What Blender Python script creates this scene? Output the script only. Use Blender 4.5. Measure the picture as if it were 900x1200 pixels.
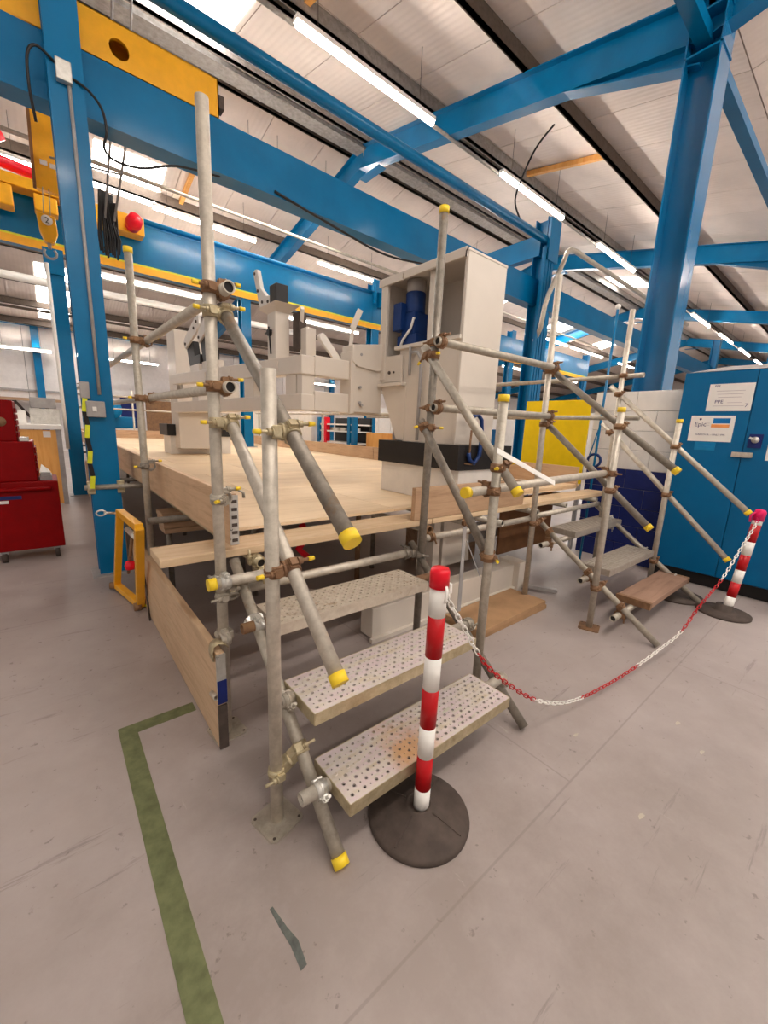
import bpy, math, random
from mathutils import Vector, Matrix
random.seed(7)
for o in list(bpy.data.objects): bpy.data.objects.remove(o)
sc = bpy.context.scene; COL = sc.collection
# ---------------------------------------------------------------- camera (origin of plan = under the camera)
A0, A1, A2 = 0.20278793, -0.69682042, 0.04207988
def _rot():
    Rz = Matrix.Rotation(A2, 3, 'Z'); Rx = Matrix.Rotation(A0, 3, 'X'); Ry = Matrix.Rotation(A1, 3, 'Y')
    R = Rz @ Rx @ Ry
    return Matrix((R.col[0], R.col[2], -R.col[1]))
RW = _rot()
cam = bpy.data.cameras.new('camera'); co = bpy.data.objects.new('camera', cam); COL.objects.link(co)
right, down, fwd = RW.col[0], RW.col[1], RW.col[2]
mc = Matrix((right, -down, -fwd)).transposed().to_4x4(); mc.translation = (0, 0, 1.5)
co.matrix_world = mc
cam.sensor_fit = 'VERTICAL'; cam.sensor_height = 36.0; cam.lens = 36 * 470.9 / 1200; cam.clip_start = .02; cam.clip_end = 300
sc.camera = co
# ---------------------------------------------------------------- world, exposure, large lights
w = bpy.data.worlds.new('daylight'); sc.world = w; w.use_nodes = True
w.node_tree.nodes['Background'].inputs[0].default_value = (1.0, .90, .82, 1)
w.node_tree.nodes['Background'].inputs[1].default_value = 0.26
sc.view_settings.view_transform = 'Standard'; sc.view_settings.look = 'None'
sc.view_settings.exposure = 1.25; sc.view_settings.gamma = 1; sc.view_settings.use_curve_mapping = False
TUBE = 42.0      # emission of the fluorescent tubes
SKYL = 6.0       # emission of the daylit roof lights

# ---------------------------------------------------------------- materials
def nt(name):
    m = bpy.data.materials.new(name); m.use_nodes = True
    return m, m.node_tree, m.node_tree.nodes['Principled BSDF']
def noise_to(nt_, scale, detail=4, vec=None, rough=.6):
    n = nt_.nodes.new('ShaderNodeTexNoise'); n.inputs['Scale'].default_value = scale
    n.inputs['Detail'].default_value = detail; n.inputs['Roughness'].default_value = rough
    if vec: nt_.links.new(vec, n.inputs['Vector'])
    return n
def ramp(nt_, fac, stops):
    r = nt_.nodes.new('ShaderNodeValToRGB'); els = r.color_ramp.elements
    while len(els) < len(stops): els.new(.5)
    for e, (p, c) in zip(els, stops): e.position = p; e.color = (*c, 1)
    nt_.links.new(fac, r.inputs[0]); return r
def coords(nt_, kind='Object', sc_=(1, 1, 1), rand=True):
    t = nt_.nodes.new('ShaderNodeTexCoord'); out = t.outputs[kind]
    mp = nt_.nodes.new('ShaderNodeMapping'); mp.inputs['Scale'].default_value = sc_
    nt_.links.new(out, mp.inputs['Vector'])
    if rand:
        oi = nt_.nodes.new('ShaderNodeObjectInfo'); mm = nt_.nodes.new('ShaderNodeVectorMath'); mm.operation = 'SCALE'
        cb = nt_.nodes.new('ShaderNodeCombineXYZ')
        for i in range(3): nt_.links.new(oi.outputs['Random'], cb.inputs[i])
        nt_.links.new(cb.outputs[0], mm.inputs[0]); mm.inputs['Scale'].default_value = 37.0
        nt_.links.new(mm.outputs[0], mp.inputs['Location'])
    return mp.outputs[0]
def mixc(t, a, b, fac):
    n = t.nodes.new('ShaderNodeMix'); n.data_type = 'RGBA'
    for s, v in ((6, a), (7, b)):
        if isinstance(v, tuple): n.inputs[s].default_value = (*v, 1)
        else: t.links.new(v, n.inputs[s])
    if isinstance(fac, (int, float)): n.inputs[0].default_value = fac
    else: t.links.new(fac, n.inputs[0])
    return n.outputs[2]
def bump(t, b, h, strength=.2, dist=.01):
    n = t.nodes.new('ShaderNodeBump'); n.inputs['Strength'].default_value = strength; n.inputs['Distance'].default_value = dist
    t.links.new(h, n.inputs['Height']); t.links.new(n.outputs[0], b.inputs['Normal'])
def flat(name, c, rough=.5, metal=0., var=.12, scale=8, bmp=0, coat=0, spec=.35):
    m, t, b = nt(name); v = coords(t); n = noise_to(t, scale, 5, v)
    lo = tuple(x * (1 - var) for x in c); hi = tuple(min(1, x * (1 + var)) for x in c)
    r = ramp(t, n.outputs['Fac'], [(.35, lo), (.65, hi)]); t.links.new(r.outputs[0], b.inputs['Base Color'])
    b.inputs['Roughness'].default_value = rough; b.inputs['Metallic'].default_value = metal
    b.inputs['Specular IOR Level'].default_value = spec
    if coat: b.inputs['Coat Weight'].default_value = coat; b.inputs['Coat Roughness'].default_value = .12
    if bmp: bump(t, b, n.outputs['Fac'], bmp)
    return m
def galv(name, a, b_, rust=(.30, .17, .08), amt=.62, metal=.55, rough=.48, scale=22):
    m, t, b = nt(name); v = coords(t)
    n = noise_to(t, scale, 6, v, .7); r = ramp(t, n.outputs['Fac'], [(.3, a), (.7, b_)])
    n2 = noise_to(t, 5, 5, v, .75); f = ramp(t, n2.outputs['Fac'], [(amt, (0, 0, 0)), (amt + .12, (.75, .75, .75))])
    t.links.new(mixc(t, r.outputs[0], rust, f.outputs[0]), b.inputs['Base Color'])
    b.inputs['Metallic'].default_value = metal
    rr = ramp(t, n2.outputs['Fac'], [(.3, (rough - .1,) * 3), (.8, (rough + .25,) * 3)]); t.links.new(rr.outputs[0], b.inputs['Roughness'])
    bump(t, b, n.outputs['Fac'], .08, .004); return m
def wood(name, a, b_, axis, rough=.65, gs=1., stain=None):
    m, t, b = nt(name); s = [14 * gs] * 3; s[axis] = 1.1 * gs; v = coords(t, sc_=tuple(s))
    n = noise_to(t, 2.0, 6, v, .65); n.inputs['Distortion'].default_value = .6
    r = ramp(t, n.outputs['Fac'], [(.3, a), (.55, b_), (.75, tuple(x * .82 for x in b_))])
    v2 = coords(t); n2 = noise_to(t, 1.6, 4, v2); f = ramp(t, n2.outputs['Fac'], [(.45, (0, 0, 0)), (.75, (.45, .45, .45))])
    c = mixc(t, r.outputs[0], stain or tuple(x * .7 for x in a), f.outputs[0])
    oi = t.nodes.new('ShaderNodeObjectInfo'); hs = t.nodes.new('ShaderNodeHueSaturation')
    mr = t.nodes.new('ShaderNodeMapRange'); mr.inputs[3].default_value = .88; mr.inputs[4].default_value = 1.1
    t.links.new(oi.outputs['Random'], mr.inputs[0]); t.links.new(mr.outputs[0], hs.inputs['Value']); t.links.new(c, hs.inputs['Color'])
    t.links.new(hs.outputs[0], b.inputs['Base Color']); b.inputs['Roughness'].default_value = rough
    bump(t, b, n.outputs['Fac'], .15, .003); return m
def emit(name, c, s):
    m, t, b = nt(name); b.inputs['Base Color'].default_value = (*c, 1); b.inputs['Emission Color'].default_value = (*c, 1)
    b.inputs['Emission Strength'].default_value = s
    try: m.cycles.emission_sampling = 'AUTO'
    except Exception: pass
    return m
def floor_mat():
    m, t, b = nt('painted concrete'); v = coords(t, 'Object', rand=False)
    n1 = noise_to(t, .55, 5, v, .6); n2 = noise_to(t, 3.2, 8, v, .72); n3 = noise_to(t, 26, 4, v)
    c = ramp(t, n1.outputs['Fac'], [(.35, (.30, .25, .23)), (.65, (.40, .345, .32))]).outputs[0]
    f2 = ramp(t, n2.outputs['Fac'], [(.40, (0, 0, 0)), (.72, (.55, .55, .55))]).outputs[0]
    c = mixc(t, c, (.46, .40, .38), f2)
    # scratches: long thin streaks
    vs = coords(t, 'Object', (1.2, 16, 1), False); ns = noise_to(t, 1.1, 7, vs, .7)
    fs = ramp(t, ns.outputs['Fac'], [(.62, (0, 0, 0)), (.68, (.5, .5, .5)), (.74, (0, 0, 0))]).outputs[0]
    c = mixc(t, c, (.17, .14, .13), fs)
    vs2 = coords(t, 'Object', (11, 1.6, 1), False); ns2 = noise_to(t, 1.7, 8, vs2, .75)
    fs2 = ramp(t, ns2.outputs['Fac'], [(.66, (0, 0, 0)), (.71, (.55, .55, .55))]).outputs[0]
    c = mixc(t, c, (.52, .46, .42), fs2)
    sp = ramp(t, n3.outputs['Fac'], [(.28, (.6, .6, .6)), (.34, (0, 0, 0))]).outputs[0]
    c = mixc(t, c, (.16, .13, .12), sp)
    # cast slab joints every 4 m
    vb = coords(t, 'Object', (1, 1, 1), False); br = t.nodes.new('ShaderNodeTexBrick'); t.links.new(vb, br.inputs['Vector'])
    br.inputs['Scale'].default_value = 1; br.inputs['Mortar Size'].default_value = .006; br.inputs['Mortar Smooth'].default_value = .6
    br.inputs['Brick Width'].default_value = 4.2; br.inputs['Row Height'].default_value = 3.1; br.offset = .37
    mj = t.nodes.new('ShaderNodeMath'); mj.operation = 'MULTIPLY'; t.links.new(br.outputs['Fac'], mj.inputs[0]); mj.inputs[1].default_value = .45
    c = mixc(t, c, (.22, .185, .17), mj.outputs[0])
    t.links.new(c, b.inputs['Base Color'])
    rr = ramp(t, n2.outputs['Fac'], [(.3, (.34,) * 3), (.7, (.6,) * 3)]); t.links.new(rr.outputs[0], b.inputs['Roughness'])
    b.inputs['Specular IOR Level'].default_value = .4
    bump(t, b, n2.outputs['Fac'], .06, .01); return m
def tread_mat(name, stained):
    m, t, b = nt(name); v = coords(t, 'Generated', rand=False); n = noise_to(t, 5, 5, v)
    c = ramp(t, n.outputs['Fac'], [(.3, (.62, .52, .36)), (.45, (.72, .66, .60)), (.58, (.72, .60, .62)), (.72, (.58, .60, .44))]).outputs[0]
    if stained:
        v2 = coords(t, 'Generated', (5, 1.2, 1), False); n2 = noise_to(t, 1.3, 5, v2)
        sx = t.nodes.new('ShaderNodeSeparateXYZ'); t.links.new(coords(t, 'Generated', rand=False), sx.inputs[0])
        band = ramp(t, sx.outputs[0], [(.18, (0, 0, 0)), (.3, (1, 1, 1)), (.42, (1, 1, 1)), (.52, (0, 0, 0))]).outputs[0]
        mu = t.nodes.new('ShaderNodeMath'); mu.operation = 'MULTIPLY'; t.links.new(band, mu.inputs[0])
        t.links.new(ramp(t, n2.outputs['Fac'], [(.4, (0, 0, 0)), (.6, (.8, .8, .8))]).outputs[0], mu.inputs[1])
        c = mixc(t, c, (.62, .33, .13), mu.outputs[0])
    t.links.new(c, b.inputs['Base Color']); b.inputs['Metallic'].default_value = .35
    b.inputs['Roughness'].default_value = .42; return m
M = {}
M['floor'] = floor_mat()
M['green'] = flat('green line paint', (.14, .155, .07), .55, var=.22, scale=20)
M['galv'] = galv('galvanised tube', (.35, .31, .25), (.54, .49, .41))
M['galv_dark'] = galv('weathered tube', (.19, .165, .135), (.33, .29, .24), amt=.58)
M['galv_light'] = galv('bright galvanised tube', (.45, .40, .33), (.66, .60, .51), amt=.7, rust=(.45, .33, .16))
M['rust'] = galv('rusted steel', (.17, .085, .045), (.30, .165, .08), amt=.5, metal=.2, rough=.6)
M['brass'] = galv('yellow zinc plating', (.40, .32, .19), (.62, .54, .36), amt=.62, metal=.6, rough=.4)
M['zinc'] = galv('bright zinc', (.55, .53, .48), (.75, .73, .68), amt=.75, metal=.7, rough=.35)
M['purlin'] = galv('galvanised purlin', (.22, .20, .18), (.40, .37, .34), amt=.9, metal=.3, rough=.6, scale=14)
M['purlin_dark'] = galv('brown purlin', (.085, .06, .045), (.13, .095, .07), amt=.9, metal=.2, rough=.6)
M['cap'] = flat('yellow plastic', (.88, .62, .03), .4, var=.08)
M['ply'] = wood('birch plywood', (.66, .48, .29), (.80, .62, .41), 0, gs=.35, stain=(.55, .38, .22))
M['board_x'] = wood('pale scaffold board', (.60, .40, .22), (.76, .56, .35), 0)
M['board_y'] = wood('pale scaffold board along', (.56, .36, .21), (.72, .50, .31), 1)
M['toe_x'] = wood('brown toe board', (.34, .20, .11), (.50, .32, .19), 0)
M['toe_y'] = wood('toe board along', (.48, .29, .16), (.64, .43, .26), 1)
M['tread_wood'] = wood('worn tread board', (.23, .13, .085), (.34, .205, .14), 0)
M['orange_ply'] = wood('orange plywood', (.78, .33, .07), (.90, .47, .13), 2, gs=.5)
M['cardboard'] = flat('cardboard', (.42, .25, .13), .8, var=.08)
M['tread0'] = tread_mat('perforated tread rainbow zinc stained', True)
M['tread1'] = tread_mat('perforated tread rainbow zinc', False)
M['tread2'] = galv('dull perforated tread', (.50, .42, .33), (.64, .57, .47), amt=.6, metal=.35, rough=.55)
M['grooved'] = galv('ridged aluminium tread', (.34, .29, .24), (.46, .41, .35), amt=.66, metal=.4, rough=.55)
M['blue'] = flat('gloss blue steel paint', (.0, .15, .34), .3, var=.1, scale=2, coat=.25, spec=.2)
M['blue_gloss'] = flat('wet look blue paint', (.0, .15, .35), .17, var=.05, scale=2, coat=.6, spec=.5)
M['blue_cab'] = flat('blue cabinet paint', (.0, .12, .29), .33, var=.08, scale=2.5, coat=.12, spec=.2)
M['navy'] = flat('navy wall paint', (.008, .018, .13), .5, var=.15)
M['crane'] = flat('crane yellow', (.90, .43, .012), .35, var=.06, coat=.3)
M['yellow'] = flat('bright yellow board', (.95, .66, .0), .5, var=.04)
M['white_m'] = flat('machine off white', (.68, .61, .53), .4, var=.04, scale=2, coat=.2)
M['white'] = flat('white paint', (.78, .74, .69), .55, var=.04)
M['wall'] = flat('cladding white', (.80, .75, .72), .6, var=.04)
M['roof'] = flat('roof liner', (.76, .66, .59), .5, var=.07, scale=1.2)
_m = M['roof']; _t = _m.node_tree; _w = _t.nodes.new('ShaderNodeTexWave'); _w.bands_direction = 'X'; _w.inputs['Scale'].default_value = 3.2
_t.links.new(coords(_t, rand=False), _w.inputs['Vector']); bump(_t, _t.nodes['Principled BSDF'], _w.outputs['Fac'], .35, .008)
M['scuff'] = flat('dark scuff', (.10, .11, .10), .6, var=.3, scale=30); M['fleck'] = flat('pale paint fleck', (.50, .44, .36), .6)
M['black'] = flat('black bellows', (.012, .010, .010), .45)
M['dark'] = flat('dark rubber', (.075, .055, .045), .75, var=.2, scale=14, bmp=.2)
M['red'] = flat('red plastic', (.50, .004, .008), .35, var=.05)
M['redcap'] = flat('bright red cap', (.78, .004, .02), .3, var=.04)
M['magenta'] = flat('magenta cap', (.75, .01, .12), .3, var=.04)
M['redcab'] = flat('red tool cabinet paint', (.24, .001, .002), .45, var=.08, spec=.12)
M['whitep'] = flat('white plastic', (.88, .85, .80), .4, var=.03)
M['paper'] = flat('paper', (.82, .78, .74), .7, var=.02)
M['navyink'] = flat('ink', (.03, .02, .12), .6); M['greyink'] = flat('grey print', (.45, .38, .42), .7)
M['orangeink'] = flat('orange print', (.85, .33, .10), .6); M['blueink'] = flat('blue print', (.0, .16, .45), .6)
M['teal'] = flat('blue tint label', (.0, .19, .42), .5)
M['motor'] = flat('motor blue', (.006, .035, .16), .4)
M['grey'] = flat('grey enamel', (.36, .34, .33), .5)
M['tape'] = flat('hazard yellow', (.72, .75, .03), .5)
M['brown'] = flat('brown', (.22, .10, .04), .7)
M['tube'] = emit('fluorescent tube', (1.0, .90, .81), TUBE)
M['sky'] = emit('daylit roof light', (1.0, .97, .93), SKYL)

# ---------------------------------------------------------------- mesh collector
X, Y, Z = Vector((1, 0, 0)), Vector((0, 1, 0)), Vector((0, 0, 1))
V = Vector
def basis(d):
    d = V(d).normalized(); a = X if abs(d.x) < .8 else Y
    if abs(d.z) < .8: a = Z
    u = d.cross(a).normalized(); return u, d.cross(u).normalized(), d
def crs(P, n=6):
    out = []
    for i in range(len(P)-1):
        p0, p1, p2, p3 = P[max(0, i-1)], P[i], P[i+1], P[min(len(P)-1, i+2)]
        for k in range(n):
            t = k/n; out.append(((p1*2) + (p2-p0)*t + (p0*2-p1*5+p2*4-p3)*t*t + (p1*3-p0-p2*3+p3)*t**3)*.5)
    return out + [P[-1]]
class MB:
    def __init__(s): s.v = []; s.f = []; s.s = []
    def add(s, vs, fs, smooth=False):
        n = len(s.v); s.v += [V(p) for p in vs]; s.f += [tuple(i + n for i in f) for f in fs]
        s.s += ([smooth] * len(fs) if isinstance(smooth, bool) else smooth); return s
    def box(s, x0, x1, y0, y1, z0, z1, rot=None, piv=None):
        vs = [V((x, y, z)) for x in (x0, x1) for y in (y0, y1) for z in (z0, z1)]
        if rot: p = V(piv) if piv else V(((x0+x1)/2, (y0+y1)/2, (z0+z1)/2)); vs = [rot @ (q - p) + p for q in vs]
        return s.add(vs, [(0, 1, 3, 2), (4, 6, 7, 5), (0, 4, 5, 1), (2, 3, 7, 6), (0, 2, 6, 4), (1, 5, 7, 3)])
    def bar(s, p0, p1, wdt, hgt, up=(0, 0, 1)):
        p0, p1 = V(p0), V(p1); d = (p1 - p0).normalized(); u = V(up); a = d.cross(u).normalized(); b = a.cross(d).normalized()
        vs = [p + a * (i * wdt / 2) + b * (j * hgt / 2) for p in (p0, p1) for i in (-1, 1) for j in (-1, 1)]
        return s.add(vs, [(0, 1, 3, 2), (4, 6, 7, 5), (0, 4, 5, 1), (2, 3, 7, 6), (0, 2, 6, 4), (1, 5, 7, 3)])
    def tube(s, p0, p1, r=.0242, n=18, wall=0., r1=None):
        p0, p1 = V(p0), V(p1); u, v, d = basis(p1 - p0); r1 = r if r1 is None else r1
        ring = lambda p, q: [p + (u * math.cos(2*math.pi*k/n) + v * math.sin(2*math.pi*k/n)) * q for k in range(n)]
        vs = ring(p0, r) + ring(p1, r1); fs = [(k, (k+1) % n, n+(k+1) % n, n+k) for k in range(n)]; sm = [True]*n
        if wall:
            vs += ring(p0, r-wall) + ring(p1, r1-wall)
            for k in range(n):
                j = (k+1) % n
                fs += [(2*n+j, 2*n+k, 3*n+k, 3*n+j), (j, k, 2*n+k, 2*n+j), (n+k, n+j, 3*n+j, 3*n+k)]; sm += [True, False, False]
        else:
            fs += [tuple(range(n-1, -1, -1)), tuple(range(n, 2*n))]; sm += [False, False]
        return s.add(vs, fs, sm)
    def ring(s, c, d, ri, ro, wd, n=18):
        c = V(c); d = V(d).normalized(); return s.tube(c - d*wd/2, c + d*wd/2, ro, n, ro-ri)
    def path(s, pts, r, n=8, closed=False, smooth=False):
        pts = [V(p) for p in pts]
        if smooth: pts = crs(pts)
        m = len(pts); vs = []; pu = None
        for i, p in enumerate(pts):
            a = pts[(i-1) % m] if (closed or i > 0) else p; b = pts[(i+1) % m] if (closed or i < m-1) else p
            d = (b - a).normalized()
            if pu is None: pu = basis(d)[0]
            u = (pu - d * pu.dot(d)).normalized(); w_ = d.cross(u); pu = u
            vs += [p + (u*math.cos(2*math.pi*k/n) + w_*math.sin(2*math.pi*k/n))*r for k in range(n)]
        fs = []
        for i in range(m if closed else m-1):
            j = (i+1) % m
            fs += [(i*n+k, i*n+(k+1) % n, j*n+(k+1) % n, j*n+k) for k in range(n)]
        sm = [True]*len(fs)
        if not closed: fs += [tuple(range(n-1, -1, -1)), tuple(range((m-1)*n, m*n))]; sm += [False]*2
        return s.add(vs, fs, sm)
    def lathe(s, prof, c=(0, 0, 0), n=32, axis=None):
        c = V(c); u, v, d = (X, Y, Z) if axis is None else basis(axis); vs = []; m = len(prof)
        for r, z in prof: vs += [c + d*z + (u*math.cos(2*math.pi*k/n) + v*math.sin(2*math.pi*k/n))*r for k in range(n)]
        fs = [(i*n+k, i*n+(k+1) % n, (i+1)*n+(k+1) % n, (i+1)*n+k) for i in range(m-1) for k in range(n)]
        sm = [True]*len(fs)
        if prof[0][0] > 1e-4: fs.append(tuple(range(n-1, -1, -1))); sm.append(False)
        if prof[-1][0] > 1e-4: fs.append(tuple(range((m-1)*n, m*n))); sm.append(False)
        return s.add(vs, fs, sm)
    def prism(s, poly, off):
        poly = [V(p) for p in poly]; off = V(off); n = len(poly)
        return s.add(poly + [p+off for p in poly], [tuple(range(n-1, -1, -1)), tuple(range(n, 2*n))] + [(k, (k+1) % n, n+(k+1) % n, n+k) for k in range(n)])
    def ibeam(s, p0, p1, wd, hg, tf=.016, tw=.012, up=(0, 0, 1)):
        p0, p1 = V(p0), V(p1); u = V(up)
        d = (p1-p0).normalized(); a = d.cross(u).normalized(); b = a.cross(d).normalized()
        o = b*(hg/2 - tf/2)
        s.bar(p0+o, p1+o, wd, tf, up); s.bar(p0-o, p1-o, wd, tf, up); s.bar(p0, p1, tw, hg-2*tf, up); return s
    def build(s, name, mat, parent=None, bevel=0, flip=True):
        c = sum(s.v, V()) / len(s.v)
        if parent is not None and 'floor0' in parent: pass
        me = bpy.data.meshes.new(name); me.from_pydata([p - c for p in s.v], [], s.f)
        me.polygons.foreach_set('use_smooth', s.s)
        import bmesh
        bm = bmesh.new(); bm.from_mesh(me); bmesh.ops.recalc_face_normals(bm, faces=bm.faces)
        bm.to_mesh(me); bm.free()
        me.materials.append(M[mat] if isinstance(mat, str) else mat)
        o = bpy.data.objects.new(name, me); COL.objects.link(o); place(o, c, parent)
        if bevel:
            b = o.modifiers.new('bevel', 'BEVEL'); b.width = bevel; b.segments = 2; b.limit_method = 'ANGLE'; b.angle_limit = .6
        return o
WO = {}
def place(o, c, parent):
    WO[o.name] = V(c)
    if parent is not None: o.parent = parent; o.location = V(c) - WO[parent.name]
    else: o.location = c
def tag(o, label=None, cat=None, group=None, kind=None):
    if label: o['label'] = label
    if cat: o['category'] = cat
    if group: o['group'] = group
    if kind: o['kind'] = kind
    return o
def thing(name, label, cat, loc, group=None, kind=None):
    o = bpy.data.objects.new(name, None); COL.objects.link(o); o.empty_display_size = .1; place(o, loc, None)
    return tag(o, label, cat, group, kind)
def inst(name, src, loc, parent, rot=None):
    o = bpy.data.objects.new(name, src.data); COL.objects.link(o); place(o, loc, parent)
    if rot: o.rotation_euler = rot
    return o
def text(name, body, size, mat, parent, origin, right_, up_, ext=.0006, align='LEFT'):
    cu = bpy.data.curves.new(name, 'FONT'); cu.body = body; cu.size = size; cu.extrude = ext; cu.align_x = align; cu.resolution_u = 2
    tmp = bpy.data.objects.new(name, cu); COL.objects.link(tmp)
    dg = bpy.context.evaluated_depsgraph_get(); dg.update(); me = bpy.data.meshes.new_from_object(tmp.evaluated_get(dg))
    bpy.data.objects.remove(tmp)
    r, u = V(right_).normalized(), V(up_).normalized(); nn = r.cross(u)
    mt = Matrix((r, u, nn)).transposed().to_4x4()
    me.transform(mt); me.materials.clear(); me.materials.append(M[mat])
    o = bpy.data.objects.new(name, me); COL.objects.link(o); place(o, origin, parent); return o

# ================================================================ SETTING
fl = MB().box(-8, 48, -9, 22.6, -.2, 0).build('floor', 'floor'); tag(fl, kind='structure')
g = MB().add([(.128, -3, .002), (.203, -3, .002), (.203, 2.045, .002), (.47, 2.045, .002), (.47, 2.12, .002), (.128, 2.12, .002), (.128, -3, 0), (.203, -3, 0), (.203, 2.045, 0), (.47, 2.045, 0), (.47, 2.12, 0), (.128, 2.12, 0)],
         [(0, 1, 2, 5), (2, 3, 4, 5), (0, 6, 7, 1), (1, 7, 8, 2), (2, 8, 9, 3), (3, 9, 10, 4), (4, 10, 11, 5), (5, 11, 6, 0)])
tag(g.build('floor_line', 'green', fl), 'green painted line on the concrete floor')

for pts_ in ([(.398, .955), (.408, .957), (.420, .88), (.432, .83), (.425, .765), (.405, .763), (.408, .83), (.402, .89)],):
    z_ = .0015; n_ = len(pts_)
    tag(MB().add([(x, y, z_) for x, y in pts_] + [(x, y, 0) for x, y in pts_], [tuple(range(n_))] + [(k, (k+1) % n_, n_+(k+1) % n_, n_+k) for k in range(n_)]).build('paint_scuff', 'scuff', fl), 'dark green scuff mark on the concrete')
for (x_, y_, a_) in ((1.72, .34, .3), (1.95, .72, 1.0), (2.5, .42, .2), (2.35, .28, .6)):
    pts_ = [(x_ + .017*math.cos(a_+k)*(1+.5*(k % 2)), y_ + .006*math.sin(a_+k)*(1+.4*(k % 3))) for k in range(6)]; n_ = 6
    MB().add([(x, y, .0012) for x, y in pts_] + [(x, y, 0) for x, y in pts_], [tuple(range(n_))] + [(k, (k+1) % n_, n_+(k+1) % n_, n_+k) for k in range(n_)]).build('paint_fleck', 'fleck', fl)
RY, RZ, VY, VZ = 8.4, 7.12, 2.0, 5.78           # rafter underside: ridge and valley
UP = (RZ - VZ) / (RY - VY); DN = .20
def zraft(y):
    if y < -4.4: return zraft(2*-4.4 - y)
    if y < VY: return VZ + UP*(VY - y)
    if y < RY: return VZ + UP*(y - VY)
    return RZ - DN*(y - RY)
ceil = thing('ceiling', None, None, (6, 8.4, 7.7), kind='structure')
edges = [-4.4, -2.3, -.25, 2.0, 4.25, 6.1, 8.4, 10.4, 12.4, 14.4, 16.4, 18.4, 20.4, 22.5]
xs0 = -3.0; NX = 25; PW = 1.2
for a, b in zip(edges, edges[1:]):
    za, zb = zraft(a) + .66, zraft(b) + .66
    proto = None; L_ = math.hypot(b-a, zb-za)
    for i in range(NX):
        x = xs0 + i*PW
        c = V((x + PW/2, (a+b)/2, (za+zb)/2))
        if proto is None:
            mb = MB(); g_ = .007
            t0 = g_*(b-a)/L_; 
            P = [(x+g_, a+t0, za), (x+PW-g_, a+t0, za), (x+PW-g_, b-t0, zb), (x+g_, b-t0, zb)]
            vs = [V(p) for p in P] + [V(p)+V((0, 0, .06)) for p in P]
            mb.add(vs, [(3, 2, 1, 0), (4, 5, 6, 7), (0, 1, 5, 4), (1, 2, 6, 5), (2, 3, 7, 6), (3, 0, 4, 7)])
            proto = mb.build('roof_panel', 'roof', ceil); c0 = WO[proto.name]
        else:
            inst('roof_panel', proto, c0 + V((i*PW, 0, 0)), ceil)
mb = MB()
for a, b in zip(edges, edges[1:]):
    za, zb = zraft(a) + .72, zraft(b) + .72
    mb.add([(-3, a, za), (48, a, za), (48, b, zb), (-3, b, zb), (-3, a, za+.05), (48, a, za+.05), (48, b, zb+.05), (-3, b, zb+.05)], [(3, 2, 1, 0), (4, 5, 6, 7), (0, 1, 5, 4), (1, 2, 6, 5), (2, 3, 7, 6), (3, 0, 4, 7)])
mb.build('roof_sheet', 'roof', ceil)
def rafter(x, parent):
    for ya, yb in ((-4.4, VY), (VY, RY), (RY, 22.4)):
        mb = MB(); mb.ibeam((x, ya, zraft(ya)+.22), (x, yb, zraft(yb)+.22), .2, .44)
        if ya == VY:  # haunch at the column
            mb.prism([(x-.008, VY, zraft(VY)-.22), (x-.008, VY+1.6, zraft(VY+1.6)+.02), (x-.008, VY, zraft(VY)+.05)], (.016, 0, 0))
            mb.bar((x, VY, zraft(VY)-.22), (x, VY+1.6, zraft(VY+1.6)), .2, .016)
            mb.bar((x, RY-.7, zraft(RY-.7)-.06), (x, RY, zraft(RY)-.2), .2, .016)
        mb.build('rafter', 'blue', parent)
for x in (6.0, 14.0, 22.0, 30.0, 38.0, -2.0): rafter(x, ceil)
def purlin(y, mat, hgt=.2, nm='purlin'):
    z = zraft(y) + .44
    MB().box(-3, 48, y-.035, y+.035, z, z+hgt+.01).box(-3, 48, y-.035, y+.05, z, z+.012).build(nm, mat, ceil)
for y, m_ in ((4.25, 'purlin_dark'), (6.15, 'purlin'), (6.35, 'purlin'), (8.15, 'purlin'), (8.75, 'purlin_dark'), (10.4, 'purlin'), (12.4, 'purlin_dark'), (14.3, 'purlin_dark'), (16.2, 'purlin_dark'), (18.2, 'purlin_dark'), (20.0, 'purlin_dark'), (21.7, 'purlin_dark'), (-.25, 'purlin_dark'), (-2.3, 'purlin_dark')):
    purlin(y, m_)
# wide galvanised gutter section under the ridge
MB().box(-3, 48, 8.3, 8.62, RZ+.36, RZ+.44).build('ridge_trough', 'purlin', ceil)
# timber struts between purlins
for x, y0, y1 in ((3.35, 4.25, 6.15), (8.9, 4.25, 6.15), (3.2, 10.4, 12.4), (15.5, 4.25, 6.15), (24.0, 4.25, 6.15)):
    MB().bar((x, y0, zraft(y0)+.6), (x, y1, zraft(y1)+.6), .09, .09).build('timber_strut', 'orange_ply', ceil)
# valley tie and knee braces at the big column
MB().box(-3, 46, 1.93, 2.07, 5.74, 5.86).build('valley_tie', 'blue', ceil)
MB().bar((6.0, 9.5, zraft(9.5)), (6.0, 8.1, 6.3), .12, .12, up=(1, 0, 0)).build('ridge_brace', 'blue', ceil)
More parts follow.
